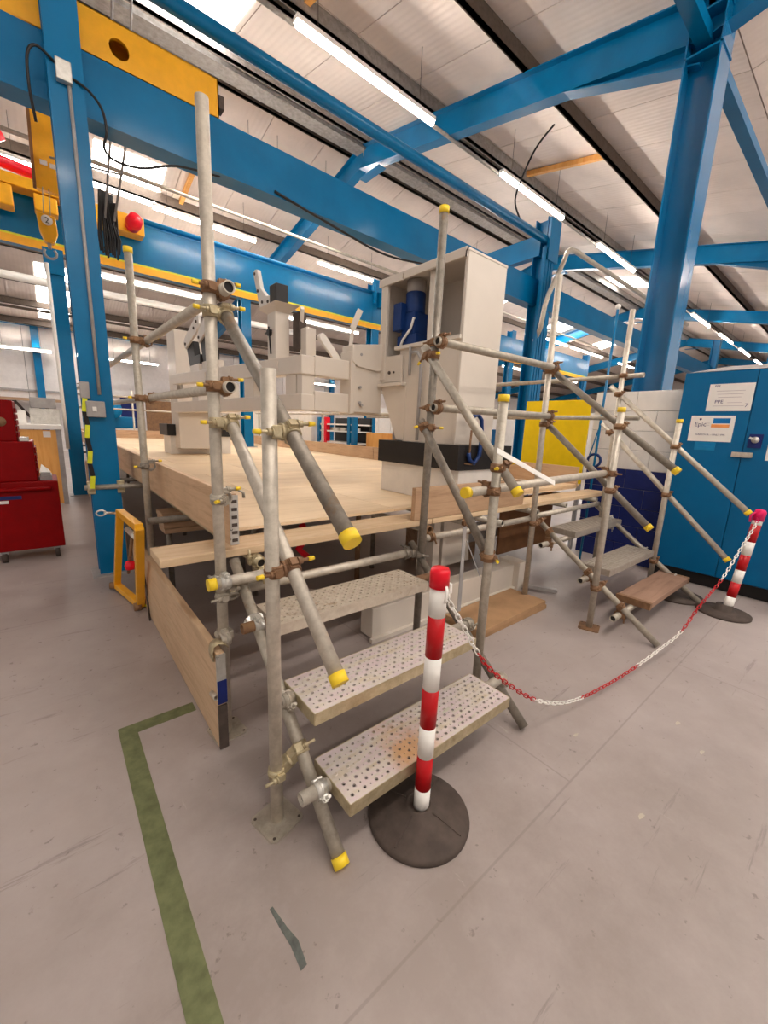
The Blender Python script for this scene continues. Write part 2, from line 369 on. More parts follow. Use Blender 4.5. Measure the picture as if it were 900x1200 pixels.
# skylights
def skylight(n, x0, x1, y0, y1):
    z0, z1 = zraft(y0)+.645, zraft(y1)+.645
    o = MB().add([(x0, y0, z0), (x1, y0, z0), (x1, y1, z1), (x0, y1, z1), (x0, y0, z0+.012), (x1, y0, z0+.012), (x1, y1, z1+.012), (x0, y1, z1+.012)], [(3, 2, 1, 0), (4, 5, 6, 7), (0, 1, 5, 4), (1, 2, 6, 5), (2, 3, 7, 6), (3, 0, 4, 7)]).build('window_%d' % n, 'sky'); tag(o, kind='structure')
k = 1
for a in ((1.6, 2.9, 6.75, 8.3), (1.35, 2.7, 11.5, 12.95), (.2, 1.1, 17.2, 21.4), (14.5, 16.0, 10.6, 12.2), (20.5, 22.0, 10.6, 12.2), (26, 27.5, 10.6, 12.2), (17.5, 19, 6.6, 8.0), (1.6, 2.9, -1.9, -.4), (7.6, 8.9, -1.9, -.4)):
    skylight(k, *a); k += 1

# walls
wb = thing('wall_back', None, None, (10, 22.6, 0), kind='structure')
pr = None
for i in range(19):
    for j, (z0, z1) in enumerate(((0, 2.45), (2.47, 5.0))):
        x = -6 + 2.8*i
        MB().box(x+.012, x+2.788, 22.5, 22.6, z0, z1).build('cladding_panel', 'wall', wb)
MB().box(-6, 48, 22.56, 22.7, 0, 5.0).build('cladding_back', 'grey', wb)
MB().box(-6, 48, 22.38, 22.5, 4.96, 5.14).build('eaves_beam', 'blue', wb)
MB().box(-6, 48, 22.42, 22.5, 2.42, 2.50).build('sheeting_rail', 'grey', wb)
wr = MB().box(46, 46.2, -9, 22.6, 0, 9).build('wall_right', 'wall'); tag(wr, kind='structure')
for i, (px, y) in enumerate(((6.0, 22.3), (14.0, 22.3), (22.0, 22.3), (30, 22.3), (0.0, 22.3))):
    o = MB().ibeam((px, y, 0), (px, y, 4.95), .25, .2, up=(0, 1, 0)).build('wall_column', 'blue')
    tag(o, ['blue steel column on the back wall behind the machine frame', 'blue steel column on the back wall, second along', 'blue steel column on the back wall, third along', 'blue steel column on the back wall, fourth along', 'blue steel column on the back wall behind the workbench'][i], 'column')

# ---------------------------------------------------------------- ceiling lights
def light(x0, x1, y, z, lab, hang=True, fat=False):
    t = thing('ceiling_light', lab, 'light', ((x0+x1)/2, y, z+.09), 'fluorescent ceiling lights')
    MB().box(x0-.02, x1+.02, y-.055, y+.055, z+.03, z+.09).build('housing', 'whitep', t, bevel=.006)
    MB().tube((x0, y, z+.01), (x1, y, z+.01), .04, 10).build('diffuser', 'tube', t)
    if fat: MB().box(x0-.02, x1+.02, y-.02, y+.18, z-.06, z-.01).box(x0-.02, x1+.02, y+.13, y+.18, z-.06, z+.09).build('reflector', 'whitep', t)
    if hang:
        for xx in (x0+.3, x1-.3): MB().tube((xx, y, z+.09), (xx, y, zraft(y)+.66), .004, 6).build('hanging_wire', 'dark', t)
rows = [('row over the stairs', 5.45, 6.3, [(2.84, 5.23, 'nearest'), (7.11, 9.42, 'second'), (11.27, 13.65, 'third'), (15.5, 17.8, 'fourth'), (19.6, 22.0, 'fifth'), (23.8, 26.2, 'sixth'), (28, 30.4, 'seventh'), (32.2, 34.6, 'eighth')]),
        ('row behind the upper blue crane beam', 9.4, 6.3, [(2.29, 4.1, 'nearest'), (4.14, 5.95, 'second'), (11.0, 13.0, 'third'), (15.3, 17.2, 'fourth'), (17.3, 19.1, 'fifth'), (22.1, 24.8, 'sixth'), (27.5, 30, 'seventh')]),
        ('row beyond the roof ridge', 11.65, 6.3, [(-2.0, .3, 'leftmost'), (2.41, 4.83, 'second'), (6.8, 9.07, 'third'), (13.5, 15.7, 'fourth'), (19.9, 22.1, 'fifth'), (22.6, 26.5, 'sixth'), (29, 31.5, 'seventh')]),
        ('row below the far yellow striped beam', 14.0, 5.2, [(1.53, 4.05, 'leftmost'), (6.93, 9.97, 'second'), (14, 16.5, 'third'), (20, 22.5, 'fourth'), (26, 28.5, 'fifth')]),
        ('row close to the back wall', 22.0, 4.0, [(-1.3, .45, 'leftmost'), (2.3, 4.3, 'second'), (12, 14, 'third'), (20, 22, 'fourth')]),
        ('unseen fill row added behind the camera', -1.0, 5.7, [(2.8, 5.2, 'nearest'), (7.1, 9.5, 'second'), (11.3, 13.6, 'third'), (-1.6, .8, 'leftmost')]),  # unseen tubes, added to brighten faces turned towards the camera
        ('unseen fill row added farthest behind the camera', -4.6, 5.9, [(-1.6, .8, 'leftmost'), (2.8, 5.2, 'second'), (7.1, 9.5, 'third')])]  # second unseen row, added for more light from behind
for rn, y, z, ls in rows:
    for x0, x1, nm in ls: light(x0, x1, y, z, 'lit fluorescent strip light, %s in the %s' % (nm, rn), fat='striped' in rn or 'back wall' in rn)

# ================================================================ BLUE STEEL FRAMES AND CRANE
def icol(x, y, h, lab, nm='steel_column', wx=.25, wy=.25, mat='blue', base=True, z0=0, grp=None):
    t = thing(nm, lab, 'column', (x, y, z0), grp)
    MB().ibeam((x, y, z0+.015), (x, y, h), wx, wy, up=(0, 1, 0), tf=.018, tw=.014).build('shaft', mat, t)
    if base:
        MB().box(x-wx/2-.06, x+wx/2+.06, y-wy/2-.06, y+wy/2+.06, z0, z0+.015).build('base_plate', 'grey', t)
    return t
# big valley column
c1 = icol(6.02, 1.97, 5.8, 'huge glossy blue column rising behind the blue cabinets', wx=.36, wy=.34, mat='blue_gloss')
MB().box(5.84, 6.20, 1.79, 2.14, 5.62, 5.64).box(5.84, 6.20, 1.79, 2.14, 6.0, 6.02).build('stiffener', 'blue', c1)
MB().ibeam((6.02, 1.97, 5.8), (6.02, 1.97, 6.3), .36, .34, up=(0, 1, 0)).build('head', 'blue', c1)
# near left post
p1 = icol(.385, 4.64, 5.6, 'blue post beside the yellow frame with a switch box and hazard tape', wx=.23, wy=.18)
MB().tube((.40, 4.535, 1.7), (.40, 4.535, 4.1), .013, 8).build('conduit', 'grey', p1)
MB().box(.29, .43, 4.49, 4.548, 1.50, 1.64).build('switch_box', 'grey', p1, bevel=.008)
MB().box(.335, .365, 4.483, 4.492, 1.55, 1.59).build('switch_rocker', 'whitep', p1)
MB().box(.26, .33, 4.52, 4.548, 1.66, 1.80).build('socket_box', 'grey', p1, bevel=.006)
MB().box(.32, .42, 4.49, 4.548, 4.03, 4.17).build('junction_box', 'zinc', p1, bevel=.006)
MB().path([(.33, 4.55, 4.15), (.22, 4.5, 4.18), (.16, 4.5, 4.1), (.15, 4.52, 3.9), (.17, 4.6, 3.72)], .010, 8, smooth=True).build('cable', 'black', p1)
MB().path([(.42, 4.55, 4.1), (.52, 4.52, 4.05), (.6, 4.5, 3.95), (.62, 4.5, 3.8), (.60, 4.55, 3.7), (.68, 4.6, 3.66), (.9, 4.68, 3.72), (1.2, 4.7, 3.86), (1.6, 4.72, 3.93)], .010, 8, smooth=True).build('cable', 'black', p1)
for i in range(7):
    z = 1.66 - i*.115
    MB().box(.265, .30, 4.515, 4.54, z-.115, z, rot=Matrix.Rotation(.12*(-1)**i, 3, 'Y')).build('hazard_tape', 'tape' if i % 2 == 0 else 'black', p1)
# far left posts
p2 = icol(.40, 9.75, 4.3, 'blue post with a white pipe beside the wooden bench panel', wx=.22, wy=.22)
MB().tube((.28, 9.6, .9), (.28, 9.6, 4.05), .03, 10).build('downpipe', 'whitep', p2)
MB().box(.24, .52, 9.6, 9.63, 3.9, 4.3).build('bracket', 'blue', p2)
p3 = icol(3.75, 9.75, 4.25, 'blue post behind the positioner frame under the striped beam', wx=.22, wy=.22, z0=.944)
p4 = icol(7.45, 9.75, 5.45, 'blue post left of the white machine tower with a bracket on top', wx=.25, wy=.25)
MB().box(7.3, 7.6, 9.55, 9.62, 5.2, 5.5).box(7.33, 7.37, 9.5, 9.6, 4.9, 5.45).build('bracket', 'blue', p4)
# column group right of the tower
p5 = icol(7.62, 4.72, 5.45, 'blue column behind the white machine tower wrapped in conduits', wx=.26, wy=.26)
for i in range(4): MB().box(7.36+.09*i, 7.42+.09*i, 4.52, 4.57, .1, 4.9).build('conduit', 'blue', p5)
MB().bar((7.55, 4.7, 5.0), (7.55, 9.7, 5.0), .16, .36).build('tie_beam', 'blue', p5)
MB().box(7.45, 7.8, 4.5, 4.55, 4.7, 5.4).build('head_plate', 'blue', p5)
p6 = icol(8.15, 4.9, 4.5, 'slim blue column right beside the conduit-wrapped column', wx=.16, wy=.2)
for i, (x, y, h) in enumerate(((14.2, 4.72, 5.4), (14.2, 9.75, 5.4), (20.5, 4.72, 5.4), (20.5, 9.75, 5.4), (14.0, 2.0, 5.8), (22.0, 2.0, 5.8))):
    icol(x, y, h, ['distant blue crane column in the near row', 'distant blue crane column in the far row', 'most distant blue crane column in the near row', 'most distant blue crane column in the far row', 'distant blue valley column behind the brick pier', 'most distant blue valley column'][i])
# crane beams
def beam(x0, x1, y, z0, z1, wd, lab, stripe=False):
    t = thing('crane_beam', lab, 'beam', ((x0+x1)/2, y, z0))
    MB().ibeam((x0, y, (z0+z1)/2), (x1, y, (z0+z1)/2), wd, z1-z0, tf=.022, tw=.02).build('web', 'blue', t)
    if stripe:
        MB().box(x0, x1, y-wd/2-.012, y-wd/2+.01, z0-.03, z0+.09).build('yellow_stripe', 'crane', t)
        MB().box(x0, x1, y-wd/2-.010, y-wd/2+.0, z0+.09, z0+.12).build('green_stripe', 'tape', t)
    return t
b1 = beam(-3, 20.6, 4.86, 3.98, 4.45, .22, 'upper long blue crane beam passing behind the tallest scaffold pole')
MB().box(-3, 20.6, 4.75, 4.765, 4.0, 4.43).build('side_plate', 'blue', b1)
b2 = beam(-3, 20.6, 9.75, 4.28, 5.12, .26, 'lower blue crane beam with a yellow striped bottom edge', True)
MB().box(-3, 20.6, 9.63, 9.645, 4.3, 5.1).build('side_plate', 'blue', b2)
for y, z, lab, r, x0, x1 in ((4.6, 5.05, 'long blue tie pipe above the upper crane beam', .068, .52, 7.5), (9.7, 5.2, 'thin blue tie pipe along the lower crane beam', .05, 1.25, 7.45)):
    o = MB().tube((x0, y, z), (x1, y, z), r, 16).build('tie_pipe', 'blue'); tag(o, lab, 'pipe')
# grey pipework and cable trunking beside the roof
for i, (y, z, r, x0, x1, m_) in enumerate(((5.75, 6.55, .03, -2, 30, 'purlin'), (9.9, 6.0, .035, -2, 22, 'galv'), (14.6, 4.9, .10, -2.5, 8, 'whitep'), (13.2, 5.7, .04, -2, 20, 'galv'), (17.0, 4.6, .04, -2.5, 20, 'purlin_dark'))):
    o = MB().tube((x0, y, z), (x1, y, z), r, 10).build('service_pipe', m_)
    tag(o, ['thin grey conduit running beside the stair lights', 'thin galvanised pipe above the lower crane beam', 'fat white duct below the roof on the left', 'thin galvanised pipe below the roof on the left', 'dark pipe above the back wall'][i], 'pipe')
# yellow end carriage on the upper beam (with round hole)
ec = thing('crane_end_carriage', 'yellow crane end carriage with a round hole on the upper beam', 'crane', (.2, 4.8, 4.45))
hx, hz, hr = .80, 4.60, .075; mb = MB(); n = 24
cor = [(-2.5, 4.455), (1.63, 4.455), (1.63, 4.79), (-2.5, 4.79)]
circ = [(hx + hr*math.cos(2*math.pi*k/n), hz + hr*math.sin(2*math.pi*k/n)) for k in range(n)]
def outer(k):
    a = 2*math.pi*k/n; c, s_ = math.cos(a), math.sin(a); ts = []
    if c > 1e-6: ts.append((1.63-hx)/c)
    if c < -1e-6: ts.append((-2.5-hx)/c)
    if s_ > 1e-6: ts.append((4.79-hz)/s_)
    if s_ < -1e-6: ts.append((4.455-hz)/s_)
    t = min(ts); return (hx + c*t, hz + s_*t)
outp = [outer(k) for k in range(n)]
mb.add([(x, 4.76, z) for x, z in circ] + [(x, 4.76, z) for x, z in outp] + [(x, 4.79, z) for x, z in circ], [(k, (k+1) % n, n+(k+1) % n, n+k) for k in range(n)] + [(k, (k+1) % n, 2*n+(k+1) % n, 2*n+k) for k in range(n)])
for c in cor[1:3]:   # corner fill triangles
    near = sorted(range(n), key=lambda k: (outp[k][0]-c[0])**2 + (outp[k][1]-c[1])**2)[:2]
    mb.add([(c[0], 4.76, c[1])] + [(outp[k][0], 4.76, outp[k][1]) for k in near], [(0, 1, 2)])
for c in (cor[0], cor[3]):
    near = sorted(range(n), key=lambda k: (outp[k][0]-c[0])**2 + (outp[k][1]-c[1])**2)[:2]
    mb.add([(c[0], 4.76, c[1])] + [(outp[k][0], 4.76, outp[k][1]) for k in near], [(0, 1, 2)])
mb.build('front_plate', 'crane', ec)
MB().box(-2.5, 1.63, 4.76, 5.02, 4.783, 4.79).box(-2.5, 1.63, 4.76, 5.02, 4.455, 4.465).box(1.62, 1.63, 4.76, 5.02, 4.455, 4.79).box(-2.5, 1.63, 5.0, 5.02, 4.455, 4.79).build('casing', 'crane', ec)
MB().tube((1.5, 4.80, 4.43), (1.5, 4.80, 4.53), .05, 12).box(1.63, 1.68, 4.75, 4.86, 4.55, 4.66).build('buffer', 'dark', ec)
# far end carriage, hoist, hook
hc = thing('hoist_trolley', 'yellow hoist trolley with red motor on the lower beam, far left', 'crane', (-.1, 9.5, 4.7))
MB().box(-2.5, .62, 9.25, 9.55, 4.98, 5.14).build('frame', 'crane', hc, bevel=.01)
MB().box(-1.6, -.05, 9.2, 9.5, 4.66, 4.95).box(.2, .5, 9.25, 9.5, 4.72, 4.96).build('gearbox', 'crane', hc, bevel=.02)
MB().tube((-1.2, 9.4, 5.42), (.35, 9.4, 5.26), .085, 16).tube((-.4, 9.4, 5.5), (-.1, 9.4, 5.7), .09, 12).build('motor', 'redcap', hc)
MB().box(.75, 1.75, 9.3, 9.6, 4.8, 5.1).build('end_carriage', 'crane', hc, bevel=.01)
MB().lathe([(.0, -.12), (.11, -.12), (.13, 0), (.11, .12), (0, .15)], (1.56, 9.15, 4.92), 16, axis=(.2, -1, .3)).build('travel_motor', 'redcap', hc)
MB().bar((.72, 9.3, 4.85), (.62, 9.3, 5.6), .1, .06, up=(0, 1, 0)).build('side_arm', 'crane', hc)
ba = thing('crane_bridge_post', 'tall yellow steel plate hanging left of the blue post', 'crane', (.29, 7.0, 4.2))
MB().box(.20, .43, 6.98, 7.06, 4.17, 5.02, rot=Matrix.Rotation(.02, 3, 'Y')).build('plate', 'crane', ba)
MB().box(.17, .20, 6.95, 7.1, 4.2, 5.05, rot=Matrix.Rotation(.02, 3, 'Y')).build('edge_flange', 'brown', ba)
for i in range(2): MB().box(.25+.09*i, .32+.09*i, 6.972, 6.98, 4.44-.01*i, 4.49-.01*i).build('label_plate', 'paper', ba)
hk = thing('hook_block', 'yellow crane hook block marked with a figure 2', 'hook', (.235, 6.9, 3.5))
MB().prism([(.155, 6.86, 3.88), (.335, 6.86, 3.86), (.345, 6.86, 3.68), (.30, 6.86, 3.56), (.21, 6.86, 3.56), (.17, 6.86, 3.68)], (0, .1, 0)).build('block', 'crane', hk, bevel=.012)
MB().lathe([(.0, 0), (.055, 0), (.055, .008), (0, .008)], (.25, 6.86, 3.80), 20, axis=(0, -1, 0)).build('number_disc', 'paper', hk)
text('number', '2', .09, 'black', hk, (.228, 6.849, 3.768), (1, 0, 0), (0, 0, 1))
MB().path([(.25+.06*math.sin(a)*1.0, 6.9, 3.45-.06*math.cos(a)) for a in [x*.35-2.2 for x in range(14)]], .014, 8).tube((.25, 6.9, 3.5), (.25, 6.9, 3.57), .02, 8).build('hook', 'grey', hk)
MB().tube((.225, 6.91, 3.86), (.25, 6.99, 4.22), .006, 6).tube((.29, 6.91, 3.86), (.31, 6.99, 4.22), .006, 6).build('hoist_rope', 'grey', hk)
cb = thing('hanging_cable_bundle', 'bundle of dark cables looped over two rods beside the blue post', 'cable', (.77, 6.0, 3.3))
for a in range(9):
    x = .70 + .016*a + random.uniform(-.004, .004)
    MB().path([(x+.01, 6.0+.01*a, 3.98), (x-.01, 5.98+.01*a, 3.75), (x+.01*(a-3), 6.0, 3.5), (x+.006*(a-3), 6.02, 3.36-.02*(a % 4)), (x+.03, 6.03, 3.42), (x+.04, 6.05, 3.9)], .012, 6).build('cable', 'black', cb)
MB().path([(1.1, 6.15, 7.1), (.87, 6.0, 4.6), (.74, 6.0, 3.7)], .012, 8).path([(1.3, 6.15, 7.1), (1.02, 6.0, 4.6), (.83, 6.0, 3.7)], .012, 8).tube((.3, 6, 4.12), (.95, 6, 4.2), .01, 8).build('rod', 'grey', cb)
cb2 = MB().path([(6.7, 4.2, 6.35), (6.45, 4.3, 6.0), (6.3, 4.4, 5.6), (6.35, 4.55, 5.3), (6.6, 4.6, 5.12)], .015, 8, smooth=True).build('drop_cable', 'black')
tag(cb2, 'black cable drooping from the rafter to the blue tie pipe', 'cable')
cb3 = MB().path([(2.2, 4.74, 4.02), (3.0, 4.72, 3.9), (3.8, 4.72, 3.82), (4.8, 4.72, 3.93), (6.0, 4.72, 4.0)], .014, 8, smooth=True).build('sagging_cable', 'black')
tag(cb3, 'black cable sagging under the upper crane beam', 'cable')
#@@PART2
# ================================================================ SCAFFOLD
R0 = .0242
def cap_on(p, d, parent, mat='cap', r=.028, ln=.034):
    p, d = V(p), V(d).normalized()
    MB().tube(p - d*(ln-.006), p + d*.006, r, 18).build('end_cap', mat, parent)
def tubep(name, p0, p1, parent, mat='galv', cap0=False, cap1=False, r=R0, bore_shade=False):
    p0, p1 = V(p0), V(p1)
    o = MB().tube(p0, p1, r, 20, .0042).build(name, mat, parent)
    if bore_shade:
        d = (p1-p0).normalized(); MB().tube(p0+d*.012, p0+d*.014, r-.004, 16).build('bore_shade_disc', 'black', o)  # black disc just inside the open end, painting the shade of the hollow
    if cap0: cap_on(p0, p0-p1, o)
    if cap1: cap_on(p1, p1-p0, o)
    return o
def coupler(q1, d1, q2, d2, parent, mat='rust', caps=True, side=1):
    """two steel bands round two tubes (axes through q1/q2), saddle between them, T bolts with plastic caps"""
    q1, d1, q2, d2 = V(q1), V(d1).normalized(), V(q2), V(d2).normalized()
    n = q2 - q1
    if n.length < 1e-4: n = V((0, -.05, 0))
    n = n.normalized(); mb = MB(); cps = []
    for q, d, sg in ((q1, d1, 1), (q2, d2, -1)):
        mb.ring(q, d, R0+.0005, R0+.0062, .044, 16)
        mb.ring(q, d, R0+.004, R0+.0085, .012, 16)
        t = d.cross(n)
        if t.length < 1e-3: t = basis(d)[0]
        t = (t - d*t.dot(d)).normalized(); nn = (n*sg - d*(n*sg).dot(d)).normalized()
        for e in (side, -side):
            a = q + t*e*(R0+.001) ; 
            mb.bar(a - nn*.012, a + nn*.018, .036, .014, up=t)           # lug
        sd = 1 if t.dot(V((-.4, -.7, .3))) > 0 else -1
        b0 = q + t*sd*(R0+.009) + nn*.020; b1 = q + t*sd*(R0+.013) - nn*.060; bdir = (b1-b0).normalized()
        mb.bar(b0 + bdir*.004, b0 + bdir*.03, .026, .018, up=t)
        mb.tube(b0, b1, .0062, 8); mb.tube(b0+bdir*.036, b0+bdir*.050, .0125, 6); mb.tube(b0+bdir*.032, b0+bdir*.036, .015, 10)
        h0 = q - t*sd*(R0+.006) + nn*.004
        mb.tube(h0 - d*.02, h0 + d*.02, .0075, 8)                        # hinge pin
        if caps: cps.append((b1 - bdir*.008, b1 + bdir*.014))
    m_ = (q1+q2)/2; ln = max(.012, (q2-q1).length - 2*R0 + .010)
    mb.bar(m_ - n*ln/2, m_ + n*ln/2, .040, .040, up=d1 if abs(d1.dot(n)) < .9 else d2)
    mb.tube(m_ - n*.006, m_ + n*.006, .028, 12)
    o = mb.build('coupler', mat, parent)
    for a, b in cps: MB().tube(a, b, .0088, 10, r1=.0075).build('bolt_cap', 'cap', o)
    return o
def base_plate(x, y, parent, ang, mat='galv', s=.075):
    rt = Matrix.Rotation(ang, 3, 'Z'); c = .014
    pts = [(s-c, -s), (s, -s+c), (s, s-c), (s-c, s), (-s+c, s), (-s, s-c), (-s, -s+c), (-s+c, -s)]
    o = MB().prism([rt @ V((a, b, 0)) + V((x, y, 0)) for a, b in pts], (0, 0, .007)).tube((x, y, .006), (x, y, .05), .019, 14).build('base_plate', mat, parent)
    for sx, sy in ((1, 1), (1, -1), (-1, 1), (-1, -1)):
        p = rt @ V((sx*s*.78, sy*s*.78, .0072)) + V((x, y, 0)); MB().tube(p, p+V((0, 0, .0006)), .006, 8).build('nail_hole', 'dark', o)
    return o
def on_line(p0, p1, y):
    p0, p1 = V(p0), V(p1); t = (y - p0.y)/(p1.y - p0.y); return p0.lerp(p1, t)

# ---- treads
def perforated(name, x0, x1, y0, y1, z, mat, parent, th=.05, ncol=34, nrow=8, lab=None):
    mb = MB(); W_, D_ = x1-x0, y1-y0; ed = .012; cw = (W_-2*ed)/ncol; ch = (D_-2*ed)/nrow
    for i in range(ncol):
        for j in range(nrow):
            cx, cy = x0+ed+cw*(i+.5), y0+ed+ch*(j+.5)
            big = (i+j) % 2 == 0; r = .0068 if big else .0034; hw, hh = cw/2, ch/2
            o8 = [(hw, 0), (hw, hh), (0, hh), (-hw, hh), (-hw, 0), (-hw, -hh), (0, -hh), (hw, -hh)]
            i8 = [(r*math.cos(k*math.pi/4), r*math.sin(k*math.pi/4)) for k in range(8)]
            up_ = .0025 if big else 0
            vs = [(cx+a, cy+b, z) for a, b in o8] + [(cx+a*1.35, cy+b*1.35, z) for a, b in i8] + [(cx+a, cy+b, z+up_) for a, b in i8] + [(cx+a, cy+b, z-.004) for a, b in i8]
            fs = []
            for k in range(8):
                l = (k+1) % 8
                fs += [(k, l, 8+l, 8+k), (8+k, 8+l, 16+l, 16+k), (16+k, 16+l, 24+l, 24+k)]
            mb.add(vs, fs)
    # border
    for a in ((x0, x1, y0, y0+ed), (x0, x1, y1-ed, y1), (x0, x0+ed, y0+ed, y1-ed), (x1-ed, x1, y0+ed, y1-ed)):
        mb.box(a[0], a[1], a[2], a[3], z-.003, z)
    o = mb.build('stair_tread', mat, parent)
    if lab: o['label'] = lab
    f = MB(); t = .003
    f.box(x0, x1, y0-t, y0, z-th, z+.001).box(x0, x1, y1, y1+t, z-th, z+.001).box(x0-t, x0, y0, y1, z-th, z+.001).box(x1, x1+t, y0, y1, z-th, z+.001)
    f.box(x0, x1, y0, y0+.02, z-th, z-th+t).box(x0, x1, y1-.02, y1, z-th, z-th+t)
    f.build('tread_frame', 'brass' if mat != 'tread2' else 'tread2', o)
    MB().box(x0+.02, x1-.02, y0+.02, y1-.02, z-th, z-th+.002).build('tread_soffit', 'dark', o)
    return o
def ridged(x0, x1, y0, y1, z, mat, parent, th=.055):
    mb = MB().box(x0, x1, y0, y1, z-th, z-.004); n = 9; dy = (y1-y0)/n
    for k in range(n): mb.box(x0+.004, x1-.004, y0+dy*k+.004, y0+dy*(k+1)-.004, z-.005, z)
    return mb.build('stair_tread', mat, parent)

# ---------------------------------------------------------------- near stair
s1 = thing('scaffold_stair', 'near scaffold tube stair with three perforated treads behind the striped post', 'stairs', (1.15, 1.2, 0))
A_ = tubep('standard', (.546, 1.22, .004), (.536, 1.215, 1.665), s1, 'galv_light'); base_plate(.546, 1.22, A_, math.radians(13), 'galv')
B_ = tubep('standard', (.55, 1.80, .004), (.555, 1.80, 2.66), s1, 'galv_light')
C_ = tubep('standard', (1.80, 1.76, .004), (1.80, 1.745, 2.70), s1, 'galv_dark', cap1=True)
D_ = tubep('standard', (1.755, 1.215, .004), (1.75, 1.21, 1.685), s1, 'galv', cap1=True)
for (x, y, o) in ((.55, 1.80, B_), (1.80, 1.76, C_), (1.755, 1.215, D_)): base_plate(x, y, o, .1, 'galv')
xl, xr = .612, 1.815
hu = ((xl, 1.84, 1.965), (xl, .862, 1.197)); hl = ((xl, 1.80, 1.52), (xl, .905, .745)); st = ((.648, 1.90, .842), (.645, .92, .014))
tubep('handrail', *hu, s1, 'galv_dark', cap1=True); tubep('handrail', *hl, s1, 'galv_light', cap1=True); tubep('stringer', *st, s1, 'galv', cap1=True)
hur = ((1.80, 1.84, 1.99), (1.79, 1.10, 1.212)); hlr = ((1.80, 1.80, 1.50), (1.79, 1.21, .842)); sr = ((1.80, 1.86, .77), (1.76, .90, .02))
hlr = ((1.77, 1.80, 1.56), (1.79, 1.235, .835))
tubep('handrail', *hur, s1, 'galv', cap1=True); tubep('handrail', *hlr, s1, 'galv_dark', cap1=True); tubep('stringer', *sr, s1, 'galv_dark')
ddir = V(hu[1]) - V(hu[0])
for (seg, y, m_) in ((hu, 1.22, 'brass'), (hl, 1.22, 'rust'), (hu, 1.80, 'brass'), (hl, 1.775, 'brass')):
    q2 = on_line(*seg, y); q1 = V((.546 if y < 1.5 else .553, y, q2.z)); coupler(q1, Z, q2, V(seg[1])-V(seg[0]), s1, m_, side=-1)
q2 = on_line(*st, 1.22); coupler((.546, 1.22, q2.z-.05), Z, q2, V(st[1])-V(st[0]), s1, 'brass', caps=False, side=-1)
for (seg, y, m_) in ((hur, 1.215, 'rust'), (hlr, 1.25, 'rust'), (hur, 1.79, 'rust'), (hlr, 1.77, 'rust')):
    q2 = on_line(*seg, y); q1 = V((1.752 if y < 1.5 else 1.80, 1.213 if y < 1.5 else 1.75, q2.z)); coupler(q1, Z, q2, V(seg[1])-V(seg[0]), s1, m_, side=-1)
# treads and the tubes that carry them
perforated('t', .684, 1.635, .930, 1.174, .230, 'tread0', s1, lab='lowest perforated tread with rusty orange stains')
perforated('t', .672, 1.63, 1.155, 1.407, .447, 'tread1', s1, lab='middle perforated tread, bright zinc')
perforated('t', .698, 1.61, 1.51, 1.755, .65, 'tread2', s1, lab='uppermost perforated tread, dull and dusty')
for (x0, x1, y, z, m_, cm, ys) in ((.567, 1.80, 1.07, .204, 'galv_light', 'zinc', 1.10), (.615, 1.80, 1.325, .418, 'galv_light', 'galv', 1.355), (.574, 1.79, 1.615, .622, 'rust', 'zinc', 1.65)):
    tubep('tread_bearer', (x0, y, z), (x1, y, z), s1, m_, bore_shade=True)
    q2 = on_line(*st, ys); coupler((q2.x+.0, y, z), X, q2 + V((0, .0, 0)), V(st[1])-V(st[0]), s1, cm, caps=False)
    q2 = on_line(*sr, ys); coupler((q2.x+.0, y, z), X, q2, V(sr[1])-V(sr[0]), s1, 'galv', caps=False)
# ledgers at platform edge
tubep('ledger', (.66, 1.83, .715), (1.79, 1.83, .715), s1, 'galv_light')
tubep('ledger', (.485, 1.752, .80), (.78, 1.752, .80), s1, 'galv_light', cap0=True, cap1=True)
coupler((.553, 1.80, .80), Z, (.553, 1.752, .80), X, s1, 'zinc', caps=False)
coupler((.553, 1.80, .715), Z, (.60, 1.80, .72), V(st[1])-V(st[0]), s1, 'galv', caps=False)
coupler((1.80, 1.77, .715), Z, (1.74, 1.83, .715), X, s1, 'galv_dark', caps=False)
mb = MB(); 
coupler((.56, 1.80, .52), Z, (.545, 1.76, .52), X, s1, 'galv_light', caps=False)

# ---------------------------------------------------------------- far stair
s2 = thing('scaffold_stair', 'far scaffold tube stair beside the blue cabinets, lowest step a brown board', 'stairs', (3.9, 1.2, 0))
F_ = tubep('standard', (3.235, 1.222, .004), (3.21, 1.22, 1.72), s2, 'galv_light', cap1=True); base_plate(3.235, 1.222, F_, .3, 'rust')
E_ = tubep('standard', (3.22, 1.80, .004), (3.17, 1.80, 2.72), s2, 'galv_light')
H_ = tubep('standard', (4.555, 1.225, .004), (4.57, 1.22, 1.70), s2, 'galv_light', cap1=True)
G_ = tubep('standard', (4.63, 1.80, .004), (4.63, 1.80, 2.77), s2, 'galv_light')
for (x, y, o) in ((3.22, 1.8, E_), (4.555, 1.225, H_), (4.63, 1.8, G_)): base_plate(x, y, o, .1, 'galv')
a2 = ((3.27, 1.84, 2.045), (3.26, .828, 1.30)); b2_ = ((3.27, 1.83, 1.62), (3.26, .93, .882)); c2 = ((3.33, 1.86, .79), (3.33, .765, .02))
tubep('handrail', *a2, s2, 'galv_dark', cap1=True); tubep('handrail', *b2_, s2, 'galv_dark', cap1=True); tubep('stringer', *c2, s2, 'galv')
a3 = ((4.63, 1.90, 2.04), (4.60, .60, .918)); b3 = ((4.63, 1.93, 1.66), (4.60, .67, .475)); c3 = ((4.62, 1.86, .80), (4.60, .80, .0))
c3 = ((4.62, 1.86, .77), (4.60, .80, .02))
tubep('handrail', *a3, s2, 'galv_light', cap1=True); tubep('handrail', *b3, s2, 'galv_light', cap1=True); tubep('stringer', *c3, s2, 'galv')
